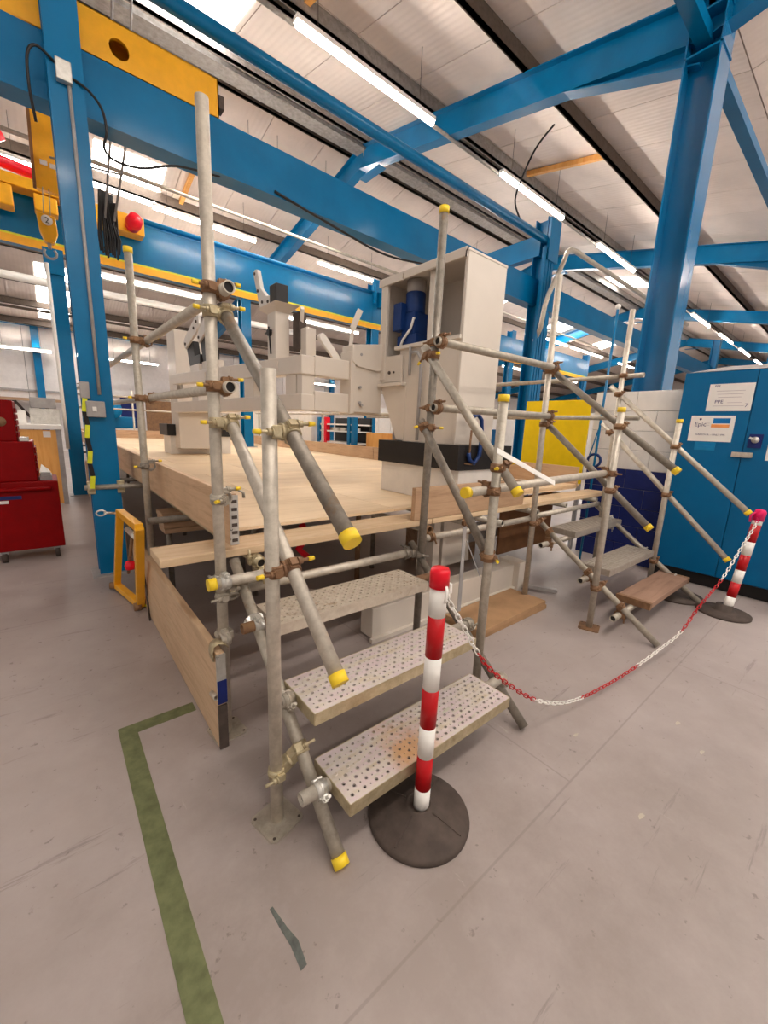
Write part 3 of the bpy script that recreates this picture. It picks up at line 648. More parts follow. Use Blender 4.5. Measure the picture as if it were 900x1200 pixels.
for seg, y, xx in ((a2, 1.22, 3.215), (b2_, 1.22, 3.22), (a2, 1.80, 3.185), (b2_, 1.80, 3.195), (c2, 1.22, 3.23), (c2, 1.8, 3.21), (a3, 1.22, 4.565), (b3, 1.22, 4.56), (a3, 1.8, 4.63), (b3, 1.83, 4.63), (c3, 1.225, 4.555)):
    q2 = on_line(*seg, y); coupler((xx if abs(xx-q2.x) > .01 else xx-.05, y, q2.z), Z, q2, V(seg[1])-V(seg[0]), s2, 'rust', caps=False)
o = MB().box(3.56, 4.62, .92, 1.17, .18, .23).build('stair_tread', 'tread_wood', s2, bevel=.004); o['label'] = 'lowest step, brown wooden board'
[MB().box(*q_).build('end_band', 'rust', o) for q_ in ((3.557, 3.60, .917, 1.173, .177, .232), (4.58, 4.623, .917, 1.173, .177, .232))]
ridged(3.44, 4.47, 1.205, 1.45, .447, 'grooved', s2)
ridged(3.66, 4.72, 1.62, 1.87, .65, 'grooved', s2)
for y, z in ((1.05, .155), (1.33, .37), (1.70, .572)):
    tubep('tread_bearer', (3.2, y, z), (4.72, y, z), s2, 'galv', bore_shade=True)
    for seg in (c2, c3):
        q2 = on_line(*seg, y); coupler((q2.x, y, z), X, q2, V(seg[1])-V(seg[0]), s2, 'rust' if seg is c2 else 'zinc', caps=False)
tubep('ledger', (3.27, 1.86, .79), (4.66, 1.86, .79), s2, 'galv_light')
# ---------------------------------------------------------------- guard rails
gr = thing('scaffold_guard_rail', 'guard rail tubes across the platform edge between the two stairs', 'railing', (2.45, 1.7, 0))
tubep('rail', (1.76, 1.70, 2.005), (3.12, 1.745, 2.035), gr, 'galv', bore_shade=True)
tubep('rail', (1.76, 1.70, 1.637), (3.16, 1.745, 1.66), gr, 'galv', bore_shade=True)
for x, y, z in ((1.80, 1.75, 2.005), (1.80, 1.75, 1.637)): coupler((x, y, z), Z, (x, 1.70, z), X, gr, 'rust', caps=False)
for x, y, z in ((3.19, 1.80, 2.035), (3.20, 1.80, 1.66)): coupler((x, y, z), Z, (x-.02, 1.745, z), X, gr, 'rust', caps=False)
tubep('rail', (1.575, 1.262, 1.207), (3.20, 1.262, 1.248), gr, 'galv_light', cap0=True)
coupler((1.752, 1.213, 1.212), Z, (1.752, 1.262, 1.212), X, gr, 'rust', side=-1, caps=False); coupler((3.222, 1.222, 1.248), Z, (3.2, 1.262, 1.248), X, gr, 'rust', caps=False)
tubep('rail', (1.90, 1.83, .79), (3.24, 1.83, .785), gr, 'galv_light')
gr2 = thing('scaffold_guard_rail', 'guard rail tubes along the right side of the platform behind the white tower', 'railing', (4.68, 6, 0))
for z, y0 in ((2.14, 1.62), (1.72, 1.60)):
    tubep('rail', (4.68, y0, z), (4.68, 6.2, z), gr2, 'galv'); coupler((4.63, 1.80, z), Z, (4.68, 1.80, z), Y, gr2, 'rust', caps=False)
tubep('rail', (4.68, 5.2, 1.76), (4.68, 11.5, 1.80), gr2, 'galv_light'); 
for y in (4.3, 7.9, 11.4): tubep('standard', (4.73, y, 0), (4.73, y, 2.2 if y < 5 else 1.85), gr2, 'galv')
gr3 = thing('scaffold_guard_rail', 'guard rail on two standards along the left side of the platform', 'railing', (.6, 4, 0))
tubep('rail', (.605, 1.72, 2.02), (.605, 5.95, 2.07), gr3, 'galv_light', bore_shade=True); tubep('rail', (.605, 1.74, 1.645), (.605, 5.95, 1.665), gr3, 'galv_light', bore_shade=True)
for y, h in ((3.38, 2.60), (6.4, 2.7), (9.4, 2.5), (11.8, 2.4)): tubep('standard', (.53 if y < 4 else .56, y, 0), (.53 if y < 4 else .56, y, h), gr3, 'galv', cap1=(y < 4))
for y, xx in ((1.80, .553), (3.38, .53)):
    for z in (2.02+.005*(y > 2)*2, 1.645): coupler((xx, y, z), Z, (.605, y, z), Y, gr3, 'rust', side=-1)
tubep('rail', (.605, 6.0, 1.67), (.605, 12.5, 1.70), gr3, 'galv'); tubep('rail', (.605, 6.0, 2.07), (.605, 12.5, 2.10), gr3, 'galv')
for y in (6.4, 9.4):
    for z in (1.67, 2.08): coupler((.56, y, z), Z, (.605, y, z), Y, gr3, 'rust', caps=False)
coupler((.53, 3.38, 1.165), Z, (.57, 3.38, 1.165), Y, gr3, 'galv_dark', side=-1)
coupler((.553, 1.8, 1.17), Z, (.59, 1.83, 1.17), Y, gr3, 'galv', side=-1)
gr4 = thing('scaffold_guard_rail', 'distant guard rail across the far end of the platform', 'railing', (2.6, 13.9, 0))
for z in (1.75, 2.1): tubep('rail', (.5, 13.9, z), (4.8, 13.9, z), gr4, 'galv_light')
for x in (.6, 2.0, 3.4, 4.7): tubep('standard', (x, 13.95, 0), (x, 13.95, 2.3), gr4, 'galv_light')
cl = thing('scaffold_brace_tube', 'horizontal scaffold tube clamped round the blue post below the platform', 'tube', (.45, 4.5, .87))
tubep('tube', (.22, 4.56, .86), (.95, 4.50, .87), cl, 'galv')
for x in (.27, .50): MB().ring((x, 4.56, .86), X, .0242, .045, .05, 14).box(x-.03, x+.03, 4.53, 4.60, .80, .92).build('beam_clamp', 'brass', cl, bevel=.006)

# ---------------------------------------------------------------- platform
pf = thing('timber_platform', 'large plywood working platform on scaffold tubes, guarded by upright boards', 'platform', (2.6, 7, 0))
proto = None
ys = [2.125 + 1.22*i for i in range(10)]; xs = [.625, 2.655]
for i, y in enumerate(ys):
    off = -.6 if i % 2 else 0
    cuts = [.66] + [c for c in (1.88+off, 4.32+off) if .66 < c < 4.66] + [4.66]
    for a, b in zip(cuts, cuts[1:]):
        MB().box(a+.002, b-.002, y+.002, y+1.218, .925, .943).build('plywood_sheet', 'ply', pf)
def board(x0, x1, y0, y1, z0, z1, mat, nm='scaffold_board', lab=None, bev=.004):
    o = MB().box(x0, x1, y0, y1, z0, z1).build(nm, mat, pf, bevel=bev)
    if lab: o['label'] = lab
    return o
board(.325, 2.02, 1.885, 2.112, .865, .903, 'board_x'); board(2.024, 4.92, 1.885, 2.112, .865, .903, 'board_x')
for a, b in ((1.86, 5.75), (5.76, 9.65), (9.66, 13.9)): board(.622, .657, a, b, .94-.012, 1.178, 'toe_y', 'toe_board')
o = MB().box(.620, .659, 1.853, 1.862, .935, 1.172).build('end_band', 'zinc', pf); o['label'] = 'galvanised end band of the left toe board'
for k in range(6): MB().box(.627, .652, 1.850, 1.854, .95+.037*k, .965+.037*k).build('band_nail_row', 'dark', o)
o = MB().path([(.60, 1.85, 1.20), (.62, 1.84, 1.205), (.655, 1.84, 1.20), (.68, 1.84, 1.185), (.682, 1.84, 1.16)], .007, 6).build('board_clip', 'galv', pf)
board(1.845, 3.16, 1.886, 1.922, .905, 1.128, 'toe_x', 'toe_board')
board(3.30, 4.66, 3.2, 3.235, .945, 1.17, 'toe_x', 'toe_board')
for a, b in ((2.12, 5.9), (5.92, 9.7), (9.72, 13.9)): board(4.625, 4.66, a, b, .945, 1.17, 'toe_y', 'toe_board')
board(.62, 4.66, 13.9, 13.935, .945, 1.17, 'toe_x', 'toe_board')
board(2.9, 4.7, 2.12, 2.34, .944, .975, 'board_x')
# transom tubes under the boards, their ends facing the stairs
for i, (x, y0) in enumerate(((.745, 1.80), (1.955, 1.87), (2.37, 1.85), (2.60, 1.70), (3.28, 1.8), (3.9, 1.85), (4.58, 1.85))):
    tubep('transom', (x, y0, .838), (x, 8.0, .838), pf, 'brass' if i == 0 else 'galv', bore_shade=True)
for x, z in ((.745, .78), (1.955, .79), (2.37, .79)): coupler((x, 1.86, .838), Y, (x, 1.832, z-.0), X, pf, 'rust' if x > 1 else 'brass', caps=False)
for x in (1.3, 2.62, 3.9):
    for y in (3.3, 5.7, 8.1, 10.5, 12.9): tubep('standard', (x, y, 0), (x, y, .9), pf, 'galv_dark')
for y in (3.25, 5.65, 8.05, 10.45, 12.85): tubep('ledger', (.5, y, .78), (4.75, y, .78), pf, 'galv_dark')
tubep('standard', (2.2, 3.0, 0), (2.2, 3.0, .9), pf, 'rust')
# lower side boards on the floor edge
lb = thing('side_boards', 'two scaffold boards on edge closing the platform side near the green line', 'boards', (.5, 2.8, 0))
for z0, z1 in ((.002, .236), (.240, .492)):
    o = MB().box(.484, .520, 1.70, 4.0, z0, z1).build('scaffold_board', 'board_y', lb, bevel=.004)
    MB().box(.482, .522, 1.690, 1.702, z0+.005, z1-.005).build('end_band', 'zinc' if z0 > .1 else 'dark', o)
MB().box(.481, .5225, 1.686, 1.690, .245, .36).build('paint_mark', 'navy', lb)
def clip(y, z, s=1.0):
    pts = [(.475, y, z-.05*s), (.470, y, z-.01), (.478, y, z+.02), (.50, y, z+.03), (.525, y, z+.02), (.54, y, z)]
    mb = MB(); vs = []; w2 = .028
    for p in pts: vs += [V(p)+V((0, -w2, 0)), V(p)+V((0, w2, 0)), V(p)+V((.004, w2, .004)), V(p)+V((.004, -w2, .004))]
    fs = []
    for i in range(len(pts)-1):
        for k in range(4): fs.append((4*i+k, 4*i+(k+1) % 4, 4*i+4+(k+1) % 4, 4*i+4+k))
    fs += [(0, 1, 2, 3), (4*len(pts)-4, 4*len(pts)-3, 4*len(pts)-2, 4*len(pts)-1)]
    return mb.add(vs, fs, True)
clip(1.735, .50).build('board_clip', 'brass', lb)
MB().tube((.478, 1.70, .275), (.478, 1.765, .262), .013, 10, .003).build('board_clip', 'galv_light', lb)
MB().path([(.476, 3.5, .50), (.47, 3.45, .47), (.472, 3.42, .35), (.47, 3.35, .25), (.468, 3.33, .2), (.47, 3.28, .0)], .007, 6).build('hanging_cord', 'dark', lb)
far_b = thing('side_boards', 'boards on edge closing the platform side beyond the near blue post', 'boards', (.5, 6, 0))
for z0, z1 in ((.002, .23), (.234, .46), (.464, .69)): MB().box(.51, .548, 4.9, 9.5, z0, z1).build('scaffold_board', 'toe_y', far_b, bevel=.004)
st_b = thing('board_stack', 'short offcuts of scaffold board stacked under the platform', 'boards', (1.0, 4.2, .5))
for k in range(4): MB().box(.70, 1.5, 3.75+.03*k, 3.98+.03*k, .54+.042*k, .58+.042*k).build('scaffold_board', 'toe_x', st_b, bevel=.003)
MB().tube((.75, 3.85, 0), (.75, 3.85, .54), .024, 10).tube((1.4, 3.85, 0), (1.4, 3.85, .54), .024, 10).build('prop', 'galv_dark', st_b)

# ---------------------------------------------------------------- white machine tower
tw = thing('machine_tower', 'tall off-white machine tower with an open motor bay, standing on the platform', 'machine', (2.6, 2.5, .943))
x0, x1, y0, y1, zt = 2.40, 2.86, 2.06, 3.02, 2.765
MB().box(x0+.40, x1-.004, y0+.01, y1-.01, 1.41, zt-.01).build('back_panel', 'white_m', tw)
MB().box(x0, x1, y0, y0+.03, 1.40, zt).build('side_panel', 'white_m', tw, bevel=.006)
MB().box(x0, x1, y1-.03, y1, 1.9, zt).build('side_panel', 'white_m', tw, bevel=.006)
MB().box(x0-.03, x1+.003, y0-.004, y1+.004, zt-.015, zt+.004).box(x0-.035, x0-.01, y0, 2.70, zt-.06, zt).box(x0-.035, x0-.01, 2.72, y1, zt-.06, zt).build('roof_panel', 'white_m', tw, bevel=.004)
MB().box(x0+.02, x0+.05, 2.36, 2.45, 2.18, zt-.02).build('divider', 'white_m', tw)
MB().box(x0+.30, x0+.38, 2.1, 2.34, 2.2, zt-.05).build('inner_panel', 'grey', tw)
MB().box(x0+.015, x0+.03, y0+.008, 2.76, 1.41, 2.20).box(x0-.02, x0+.39, y0+.012, 2.80, 2.17, 2.20).build('front_panel', 'white_m', tw, bevel=.004)
MB().box(x0-.02, x0+.01, 2.92, 3.0, 1.93, 2.74).box(x0-.01, x0+.01, 2.70, 2.97, 1.91, 2.13).build('bay_frame', 'white_m', tw, bevel=.004)
MB().box(x0-.05, x0+.1, 2.66, 3.06, 1.872, 1.90).build('shelf', 'white_m', tw, bevel=.004)
MB().prism([(x0+.01, 3.0, 1.875), (x0+.01, 2.66, 1.875), (x0+.01, 2.66, 1.42), (x0+.01, 2.76, 1.42)], (.02, 0, 0)).build('gusset', 'white_m', tw)
[MB().tube((x0-.01, y_, 1.99), (x0-.02, y_, 1.99), r_, 12).build('hole_plug', 'dark', tw) for y_, r_ in ((2.86, .014), (2.80, .009))]
MB().path([(x0-.01, 2.58, 2.13), (x0-.02, 2.50, 2.12), (x0-.02, 2.46, 2.07), (x0-.02, 2.455, 1.95), (x0-.02, 2.46, 1.42)], .014, 10).tube((x0-.012, 2.60, 2.18), (x0-.012, 2.60, 1.95), .012, 8).build('conduit', 'grey', tw)
mo = MB().lathe([(.085, 0), (.085, .16), (.075, .17), (0, .17)], (2.55, 2.74, 2.48), 20).box(2.47, 2.63, 2.66, 2.82, 2.30, 2.48).box(2.42, 2.50, 2.78, 2.88, 2.34, 2.56).box(2.46, 2.62, 2.62, 2.86, 2.20, 2.30).build('motor', 'motor', tw, bevel=.006)
MB().lathe([(.08, 0), (.08, .10), (0, .11)], (2.55, 2.74, 2.64), 20).build('motor_fan_cover', 'grey', mo)
MB().path([(2.50, 2.68, 2.43), (2.46, 2.66, 2.42), (2.45, 2.68, 2.34), (2.44, 2.76, 2.26), (2.44, 2.80, 2.19)], .011, 8).build('motor_cable', 'whitep', mo)
MB().box(2.40, 2.85, 2.0, 2.93, .943, 1.215).build('plinth', 'white', tw, bevel=.004)
MB().box(2.36, 3.05, 1.985, 2.94, 1.215, 1.405).build('bellows', 'black', tw)
MB().box(2.40, 2.86, 2.06, 2.66, 1.40, 1.41).build('base_flange', 'white_m', tw)
MB().prism([(2.52, 2.94, 1.41), (2.52, 2.80, 1.41), (2.52, 2.80, 1.50), (2.52, 2.84, 1.53), (2.52, 2.92, 1.53), (2.52, 2.94, 1.48)], (.12, 0, 0)).build('grey_guard', 'grey', tw, bevel=.004)
# hook on the roof edge
MB().path([(2.37, 2.06, 2.70), (2.36, 2.05, 2.73), (2.38, 2.05, 2.76)], .006, 6).build('lifting_lug', 'dark', tw)
gc = thing('g_clamp', 'blue G-clamp gripping the black bellows band below the tower', 'clamp', (2.55, 1.97, 1.4))
MB().path([(2.46, 1.965, 1.35), (2.47, 1.965, 1.30), (2.53, 1.965, 1.27), (2.59, 1.965, 1.33), (2.60, 1.965, 1.48), (2.58, 1.965, 1.60), (2.53, 1.965, 1.64), (2.48, 1.965, 1.62), (2.47, 1.965, 1.57)], .016, 10).build('frame', 'motor', gc)
MB().tube((2.465, 1.965, 1.30), (2.47, 1.965, 1.52), .008, 8).tube((2.42, 1.965, 1.27), (2.51, 1.965, 1.26), .005, 8).build('screw', 'rust', gc)

# ---------------------------------------------------------------- positioner frame (white, two rails, windows)
fr = thing('positioner_frame', 'long off-white welded rectangular frame bolted to the left of the tower', 'machine', (1.8, 4.8, 1.6))
def frz(y): return 2.05 + (2.20-2.05)*(y-3.0)/4.2
def rail(xa, xb, lo, hi, ya, yb):
    za, zb = lo(ya), lo(yb); zc, zd = hi(ya), hi(yb)
    return [(xa, ya, za), (xb, ya, za), (xb, ya, zc), (xa, ya, zc), (xa, yb, zb), (xb, yb, zb), (xb, yb, zd), (xa, yb, zd)]
HF = [(0, 1, 2, 3), (4, 7, 6, 5), (0, 4, 5, 1), (1, 5, 6, 2), (2, 6, 7, 3), (3, 7, 4, 0)]
hi = frz; lo1 = lambda y: frz(y)-.145; lo0 = lambda y: 1.625; hi0 = lambda y: 1.755 + .03*(y-3)/4.2
for xa in (1.60,): 
    MB().add(rail(xa, xa+.12, lo1, hi, 3.0, 7.25), HF).build('top_rail', 'white_m', fr, bevel=.008)
    MB().add(rail(xa, xa+.12, lo0, hi0, 3.0, 7.25), HF).build('bottom_rail', 'white_m', fr, bevel=.008)
    for y, wd in ((3.11, .2), (4.0, .25), (4.9, .25), (5.9, .3), (7.0, .25)): MB().box(xa+.015, xa+.11, y+.012, y+wd, 1.72, 1.95).build('web_post', 'white_m', fr)
    for y in (3.42, 4.6, 5.5): MB().box(xa-.006, xa, y, y+.02, frz(y)-.12, frz(y)-.03).build('rib', 'white_m', fr)
MB().box(1.72, 2.06, 3.0, 3.12, 1.905, 2.06).build('end_rail', 'white_m', fr, bevel=.008)
MB().box(1.72, 2.06, 3.0, 3.12, 1.625, 1.785).build('end_rail', 'white_m', fr, bevel=.008)
MB().box(1.615, 1.73, 3.02, 3.10, 1.75, 1.92).build('end_post', 'white_m', fr)
MB().box(2.055, 2.10, 2.97, 3.14, 1.62, 2.14).build('end_flange', 'white_m', fr, bevel=.006)
MB().box(2.10, 2.40, 2.98, 3.02, 1.64, 2.02).build('arm_web', 'white_m', fr)
mb = MB(); mb.prism([(2.06, 2.96, 2.19), (2.39, 2.96, 2.24), (2.39, 2.96, 2.02), (2.34, 2.96, 2.00), (2.12, 2.96, 2.02), (2.06, 2.96, 2.06)], (0, .16, 0)); mb.build('arm_bracket', 'white_m', fr, bevel=.006)
for x, z in ((2.15, 2.12), (2.15, 1.85), (2.15, 1.72), (2.17, 1.70)): MB().tube((x, 2.955, z), (x, 2.985, z), .012, 8).build('bolt', 'grey', fr)
MB().box(2.06, 2.40, 3.02, 3.16, 1.62, 1.66).build('arm_flange', 'white_m', fr)
for x in (3.0,): MB().box(1.72, 2.6, 7.1, 7.25, 1.65, 2.15).build('end_rail', 'white_m', fr)
# fixtures standing on the frame
fx = thing('fixture_column', 'white flared fixture column with a black block, on the near end of the white frame', 'fixture', (1.75, 3.74, 2.08))
MB().box(1.69, 1.83, 3.66, 3.84, 2.05, 2.52).build('column', 'white_m', fx, bevel=.01)
MB().add([(1.69, 3.66, 2.5), (1.83, 3.66, 2.5), (1.83, 3.84, 2.5), (1.69, 3.84, 2.5), (1.64, 3.55, 2.56), (1.88, 3.55, 2.56), (1.88, 3.95, 2.56), (1.64, 3.95, 2.56)], [(3, 2, 1, 0), (4, 5, 6, 7), (0, 1, 5, 4), (1, 2, 6, 5), (2, 3, 7, 6), (3, 0, 4, 7)]).build('flared_head', 'white_m', fx, bevel=.004)
MB().box(1.70, 1.82, 3.66, 3.80, 2.56, 2.74).build('block', 'black', fx, bevel=.006)
MB().prism([(1.74, 4.22, 2.99), (1.74, 4.27, 2.97), (1.74, 4.19, 2.78), (1.74, 4.13, 2.64), (1.74, 4.05, 2.57), (1.74, 3.82, 2.57), (1.74, 3.82, 2.68), (1.74, 3.97, 2.70), (1.74, 4.10, 2.80), (1.74, 4.17, 2.98)], (.04, 0, 0)).build('link_plate', 'white', fx, bevel=.004)
for y, z in ((4.22, 2.95), (4.15, 2.78), (4.05, 2.66), (3.92, 2.64)): MB().tube((1.73, y, z), (1.742, y, z), .014, 10).build('bolt', 'dark', fx)
MB().tube((1.66, 3.76, 2.33), (1.69, 3.76, 2.33), .03, 10).tube((1.67, 3.76, 2.38), (1.67, 3.72, 2.14), .008, 6).tube((1.67, 3.84, 2.33), (1.67, 3.70, 2.34), .008, 6).build('tension_lever', 'black', fx)
fx2 = thing('fixture_block', 'small black and white toggle clamp right behind the fixture column', 'fixture', (1.9, 3.5, 2.08))
MB().box(1.86, 1.96, 3.40, 3.52, 2.05, 2.36).build('riser', 'white_m', fx2, bevel=.006)
MB().box(1.84, 1.92, 3.5, 3.62, 2.18, 2.50).build('toggle', 'dark', fx2, bevel=.006)
MB().bar((1.85, 3.45, 2.52), (1.92, 3.62, 2.30), .03, .05).build('toggle_arm', 'white', fx2)
fx3 = thing('tilted_clamp', 'tilted white fixture arm at the right end of the frame', 'fixture', (2.05, 3.3, 2.08))
MB().bar((2.0, 3.35, 2.28), (2.16, 3.3, 2.07), .05, .06).tube((1.99, 3.33, 2.29), (1.99, 3.39, 2.29), .03, 10).build('arm', 'white', fx3)
MB().bar((2.18, 3.15, 2.36), (2.24, 3.12, 2.52), .04, .05).bar((2.16, 3.15, 2.17), (2.18, 3.14, 2.37), .03, .03).build('finger', 'white_m', fx3)
for i, (y, lab) in enumerate(((5.9, 'white pivoting plate over a dark clamp body, left end of the white frame'), (5.35, 'white pivoting plate over a dark clamp body, second from the left end'))):
    t = thing('pivot_clamp', lab, 'fixture', (1.62, y, 2.15)); d = .62 if i == 0 else .5
    MB().prism([(1.60, y+.9*d, 2.56), (1.60, y+.75*d, 2.48), (1.60, y-.1*d, 2.62), (1.60, y-.35*d, 2.70), (1.60, y-.35*d, 2.80), (1.60, y-.1*d, 2.80), (1.60, y+.7*d, 2.64)], (.03, 0, 0)).build('plate', 'white', t, bevel=.004)
    MB().prism([(1.635, y+.85*d, 2.50), (1.635, y+.65*d, 2.22), (1.635, y-.1*d, 2.20), (1.635, y-.15*d, 2.36), (1.635, y+.25*d, 2.36), (1.635, y+.35*d, 2.56)], (.08, 0, 0)).build('clamp_body', 'black', t, bevel=.006)
    MB().box(1.61, 1.75, y-.1, y+.3, 2.10, 2.24).build('foot', 'white_m', t)
    for yy, zz in ((y+.7*d, 2.54), (y-.2*d, 2.74), (y, 2.68)): MB().tube((1.588, yy, zz), (1.602, yy, zz), .018, 8).build('bolt', 'dark', t)
tc = thing('tailstock', 'white tailstock column behind the left end of the long white frame', 'machine', (1.9, 7.5, .943))
MB().box(1.68, 2.3, 7.3, 7.8, 1.05, 2.9).build('column', 'white_m', tc, bevel=.01)
MB().box(1.6, 2.6, 7.6, 8.1, .943, 1.25).build('plinth', 'white', tc)
MB().box(1.55, 2.65, 7.55, 8.15, 1.25, 1.44).build('bellows', 'black', tc)

# ---------------------------------------------------------------- machine base below the platform
mbse = thing('floor_machine_bed', 'white machine bed lying on the floor under the platform between the stairs', 'machine', (2.6, 2.3, 0))
MB().box(1.66, 3.42, 2.06, 2.20, .02, .25).build('bed_rail', 'white_m', mbse, bevel=.006)
MB().box(1.64, 3.50, 2.03, 2.06, .0, .03).build('bed_foot', 'white_m', mbse)
MB().box(3.42, 3.56, 2.0, 2.24, .0, .28).build('end_plate', 'white_m', mbse, bevel=.006)
MB().bar((3.50, 1.98, .05), (3.66, 1.72, .04), .05, .03).build('levelling_foot', 'grey', mbse)
MB().box(2.50, 2.58, 2.30, 2.50, .25, .86).box(2.62, 2.66, 2.30, 2.5, .25, .86).build('upright_channel', 'white_m', mbse)
MB().prism([(2.75, 2.42, .86), (3.10, 2.42, .86), (3.16, 2.42, .25), (2.75, 2.42, .25)], (0, .03, 0)).build('gusset_plate', 'white_m', mbse)
MB().bar((1.45, 2.75, .16), (1.95, 2.15, .16), .07, .1).build('cross_member', 'white_m', mbse)
MB().box(3.2, 4.4, 2.6, 2.63, .35, .55).build('cover_strip', 'grey', mbse)
cbx = thing('cardboard_box', 'flat brown cardboard box on the floor under the platform edge', 'box', (2.7, 1.8, 0))
MB().box(2.30, 3.24, 1.60, 1.95, .045, .085, rot=Matrix.Rotation(.02, 3, 'Z')).build('upper_carton', 'cardboard', cbx, bevel=.004)
MB().box(2.32, 3.27, 1.61, 1.95, .001, .042).build('lower_carton', 'cardboard', cbx, bevel=.004)
pb = MB().box(3.55, 4.6, 2.35, 2.37, .25, .85).build('plywood_screen', 'brown'); tag(pb, 'brown board standing under the platform behind the far stair', 'board')
MB_b = MB().box(3.3, 3.9, 2.9, 3.5, .0, .33).build('timber_packing', 'toe_x'); tag(MB_b, 'dark timber packing block deep under the platform', 'block')
rb = MB().path([(1.55, 2.9, .70), (1.60, 2.9, .60), (1.52, 2.9, .50), (1.60, 2.9, .42)], .03, 8).build('red_strap', 'redcap'); tag(rb, 'red strap hanging under the platform above the treads', 'strap')
ct = MB().bar((1.62, 1.13, 1.425), (2.24, 1.15, 1.235), .028, .003, up=(0, -1, .3)).build('cable_tie_strip', 'whitep'); tag(ct, 'white plastic strip hooked on the rail left of the yellow board', 'strip')
ct2 = MB().bar((2.05, 1.62, .90), (2.06, 1.62, .30), .003, .035, up=(1, 0, 0)).bar((2.08, 1.62, .80), (2.27, 1.62, .50), .004, .006).build('tag_strip', 'grey'); tag(ct2, 'grey steel strip hanging under the platform right of the striped post', 'strip')

# ---------------------------------------------------------------- yellow folding frame
yf = thing('steel_trestle_frame', 'small yellow steel frame leaning by the blue post and side boards', 'frame', (.42, 3.7, 0))
na, nb, fa, fb = V((.445, 3.45, .02)), V((.425, 3.12, .80)), V((.345, 4.15, .04)), V((.365, 3.46, .84))
na, nb = V((.45, 3.55, .03)), V((.385, 2.84, .84)); fa, fb = V((.345, 4.10, .04)), V((.35, 3.40, .835))
nb = V((.41, 3.0, .80)); fa = V((.352, 4.06, .05)); fb = V((.372, 3.58, .80))
MB().bar(na, nb, .055, .055, up=(0, 1, 0)).build('near_upright', 'crane', yf, bevel=.004)
MB().bar(fa, fb, .05, .05, up=(0, 1, 0)).build('far_upright', 'crane', yf, bevel=.004)
MB().bar(nb, fb, .05, .05).build('top_bar', 'crane', yf, bevel=.004); MB().bar(na, fa, .05, .05).build('bottom_bar', 'crane', yf, bevel=.004)
MB().tube((.34, 3.55, .80), (.27, 3.52, .815), .008, 8).path([(.25+.03*math.cos(a), 3.52, .815+.02*math.sin(a)) for a in [x*.6 for x in range(11)]], .006, 6).build('ring_pin', 'zinc', yf)
MB().tube((.42, 3.1, .68), (.40, 3.5, .68), .02, 10).build('pivot_bolt', 'zinc', yf)
MB().tube((.41, 3.35, .66), (.41, 3.75, .25), .012, 8).build('stay_rod', 'rust', yf); MB().lathe([(0, -.04), (.035, -.03), (.04, 0), (.03, .03), (0, .04)], (.41, 3.6, .36), 12).build('red_knob', 'redcap', yf)
MB().tube((.30, 4.08, .05), (.36, 4.06, .05), .03, 10).build('foot_wheel', 'rust', yf); MB().tube((.40, 3.52, .035), (.45, 3.52, .035), .032, 10).build('foot_wheel', 'rust', yf)
MB().path([(.48, 3.52, .03), (.52, 3.50, .035), (.55, 3.55, .03), (.50, 3.6, .02)], .010, 6).build('chain_end', 'tape', yf)

# ---------------------------------------------------------------- barrier posts and chain
def barrier(name, base, top, r, lab, zs, capm, topz):
    base, top = V(base), V(top); t = thing('barrier_post', lab, 'barrier post', (base.x, base.y, 0)); d = (top-base)
    cols = ['whitep', 'red']; 
    for i, (a, b) in enumerate(zip(zs, zs[1:])):
        MB().tube(base + d*a, base + d*b, r, 24).build('stripe', cols[i % 2], t)
    return t, d.normalized()
b0, t0 = V((1.0, .890, .04)), V((1.002, .882, .972))
bp1, d1 = barrier('b', b0, t0, .031, 'red and white striped barrier post in front of the near stair', [0, .11, .265, .405, .575, .715, .885, 1.0], 'redcap', 1)
MB().lathe([(.035, 0), (.035, .055), (.030, .068), (.0, .070)], t0 - d1*.0, 24, axis=d1).build('cap', 'redcap', bp1)
MB().path([(t0 + V((.0, -.034, .01))), t0+V((-.01, -.045, 0)), t0+V((-.012, -.045, -.03)), t0+V((-.002, -.036, -.045))], .006, 6).path([(t0 + V((.034, .0, .01))), t0+V((.05, -.01, 0)), t0+V((.052, -.01, -.03)), t0+V((.036, 0, -.04))], .006, 6).build('chain_hook', 'whitep', bp1)
MB().lathe([(.198, 0), (.20, .012), (.192, .022), (.12, .040), (.055, .052), (.052, .062), (.040, .062), (.040, .05), (0, .05)], (.995, .897, 0), 44).build('rubber_base', 'dark', bp1)
for k in range(4):
    a = k*math.pi/2 + .3; MB().bar(V((.995+.06*math.cos(a), .897+.06*math.sin(a), .0525)), V((.995+.18*math.cos(a), .897+.18*math.sin(a), .026)), .006, .006).build('base_rib', 'dark', bp1)
b0b, t0b = V((4.575, .60, .05)), V((4.70, .545, .905))
bp2, d2 = barrier('b', b0b, t0b, .036, 'leaning red and white barrier post beside the blue cabinets', [0, .13, .285, .42, .58, .72, .90, .955, .99, 1.0], 'magenta', 1)
MB().lathe([(.041, -.05), (.041, .03), (.030, .05), (0, .052)], t0b, 24, axis=d2).build('cap', 'magenta', bp2)
MB().path([t0b + V((.0, -.04, .02)), t0b+V((-.02, .03, .02)), t0b+V((-.05, .05, -.01)), t0b+V((-.06, .045, -.06))], .009, 8).build('chain_hook', 'magenta', bp2)
MB().lathe([(.20, 0), (.20, .018), (.10, .03), (.062, .034), (.062, .085), (0, .085)], (4.56, .62, 0), 36).build('rubber_base', 'dark', bp2)
dk = MB().lathe([(.23, 0), (.23, .02), (.12, .03), (0, .032)], (4.66, 1.02, 0), 36).build('rubber_disc', 'dark'); tag(dk, 'flat dark rubber base disc lying beyond the leaning post', 'disc')
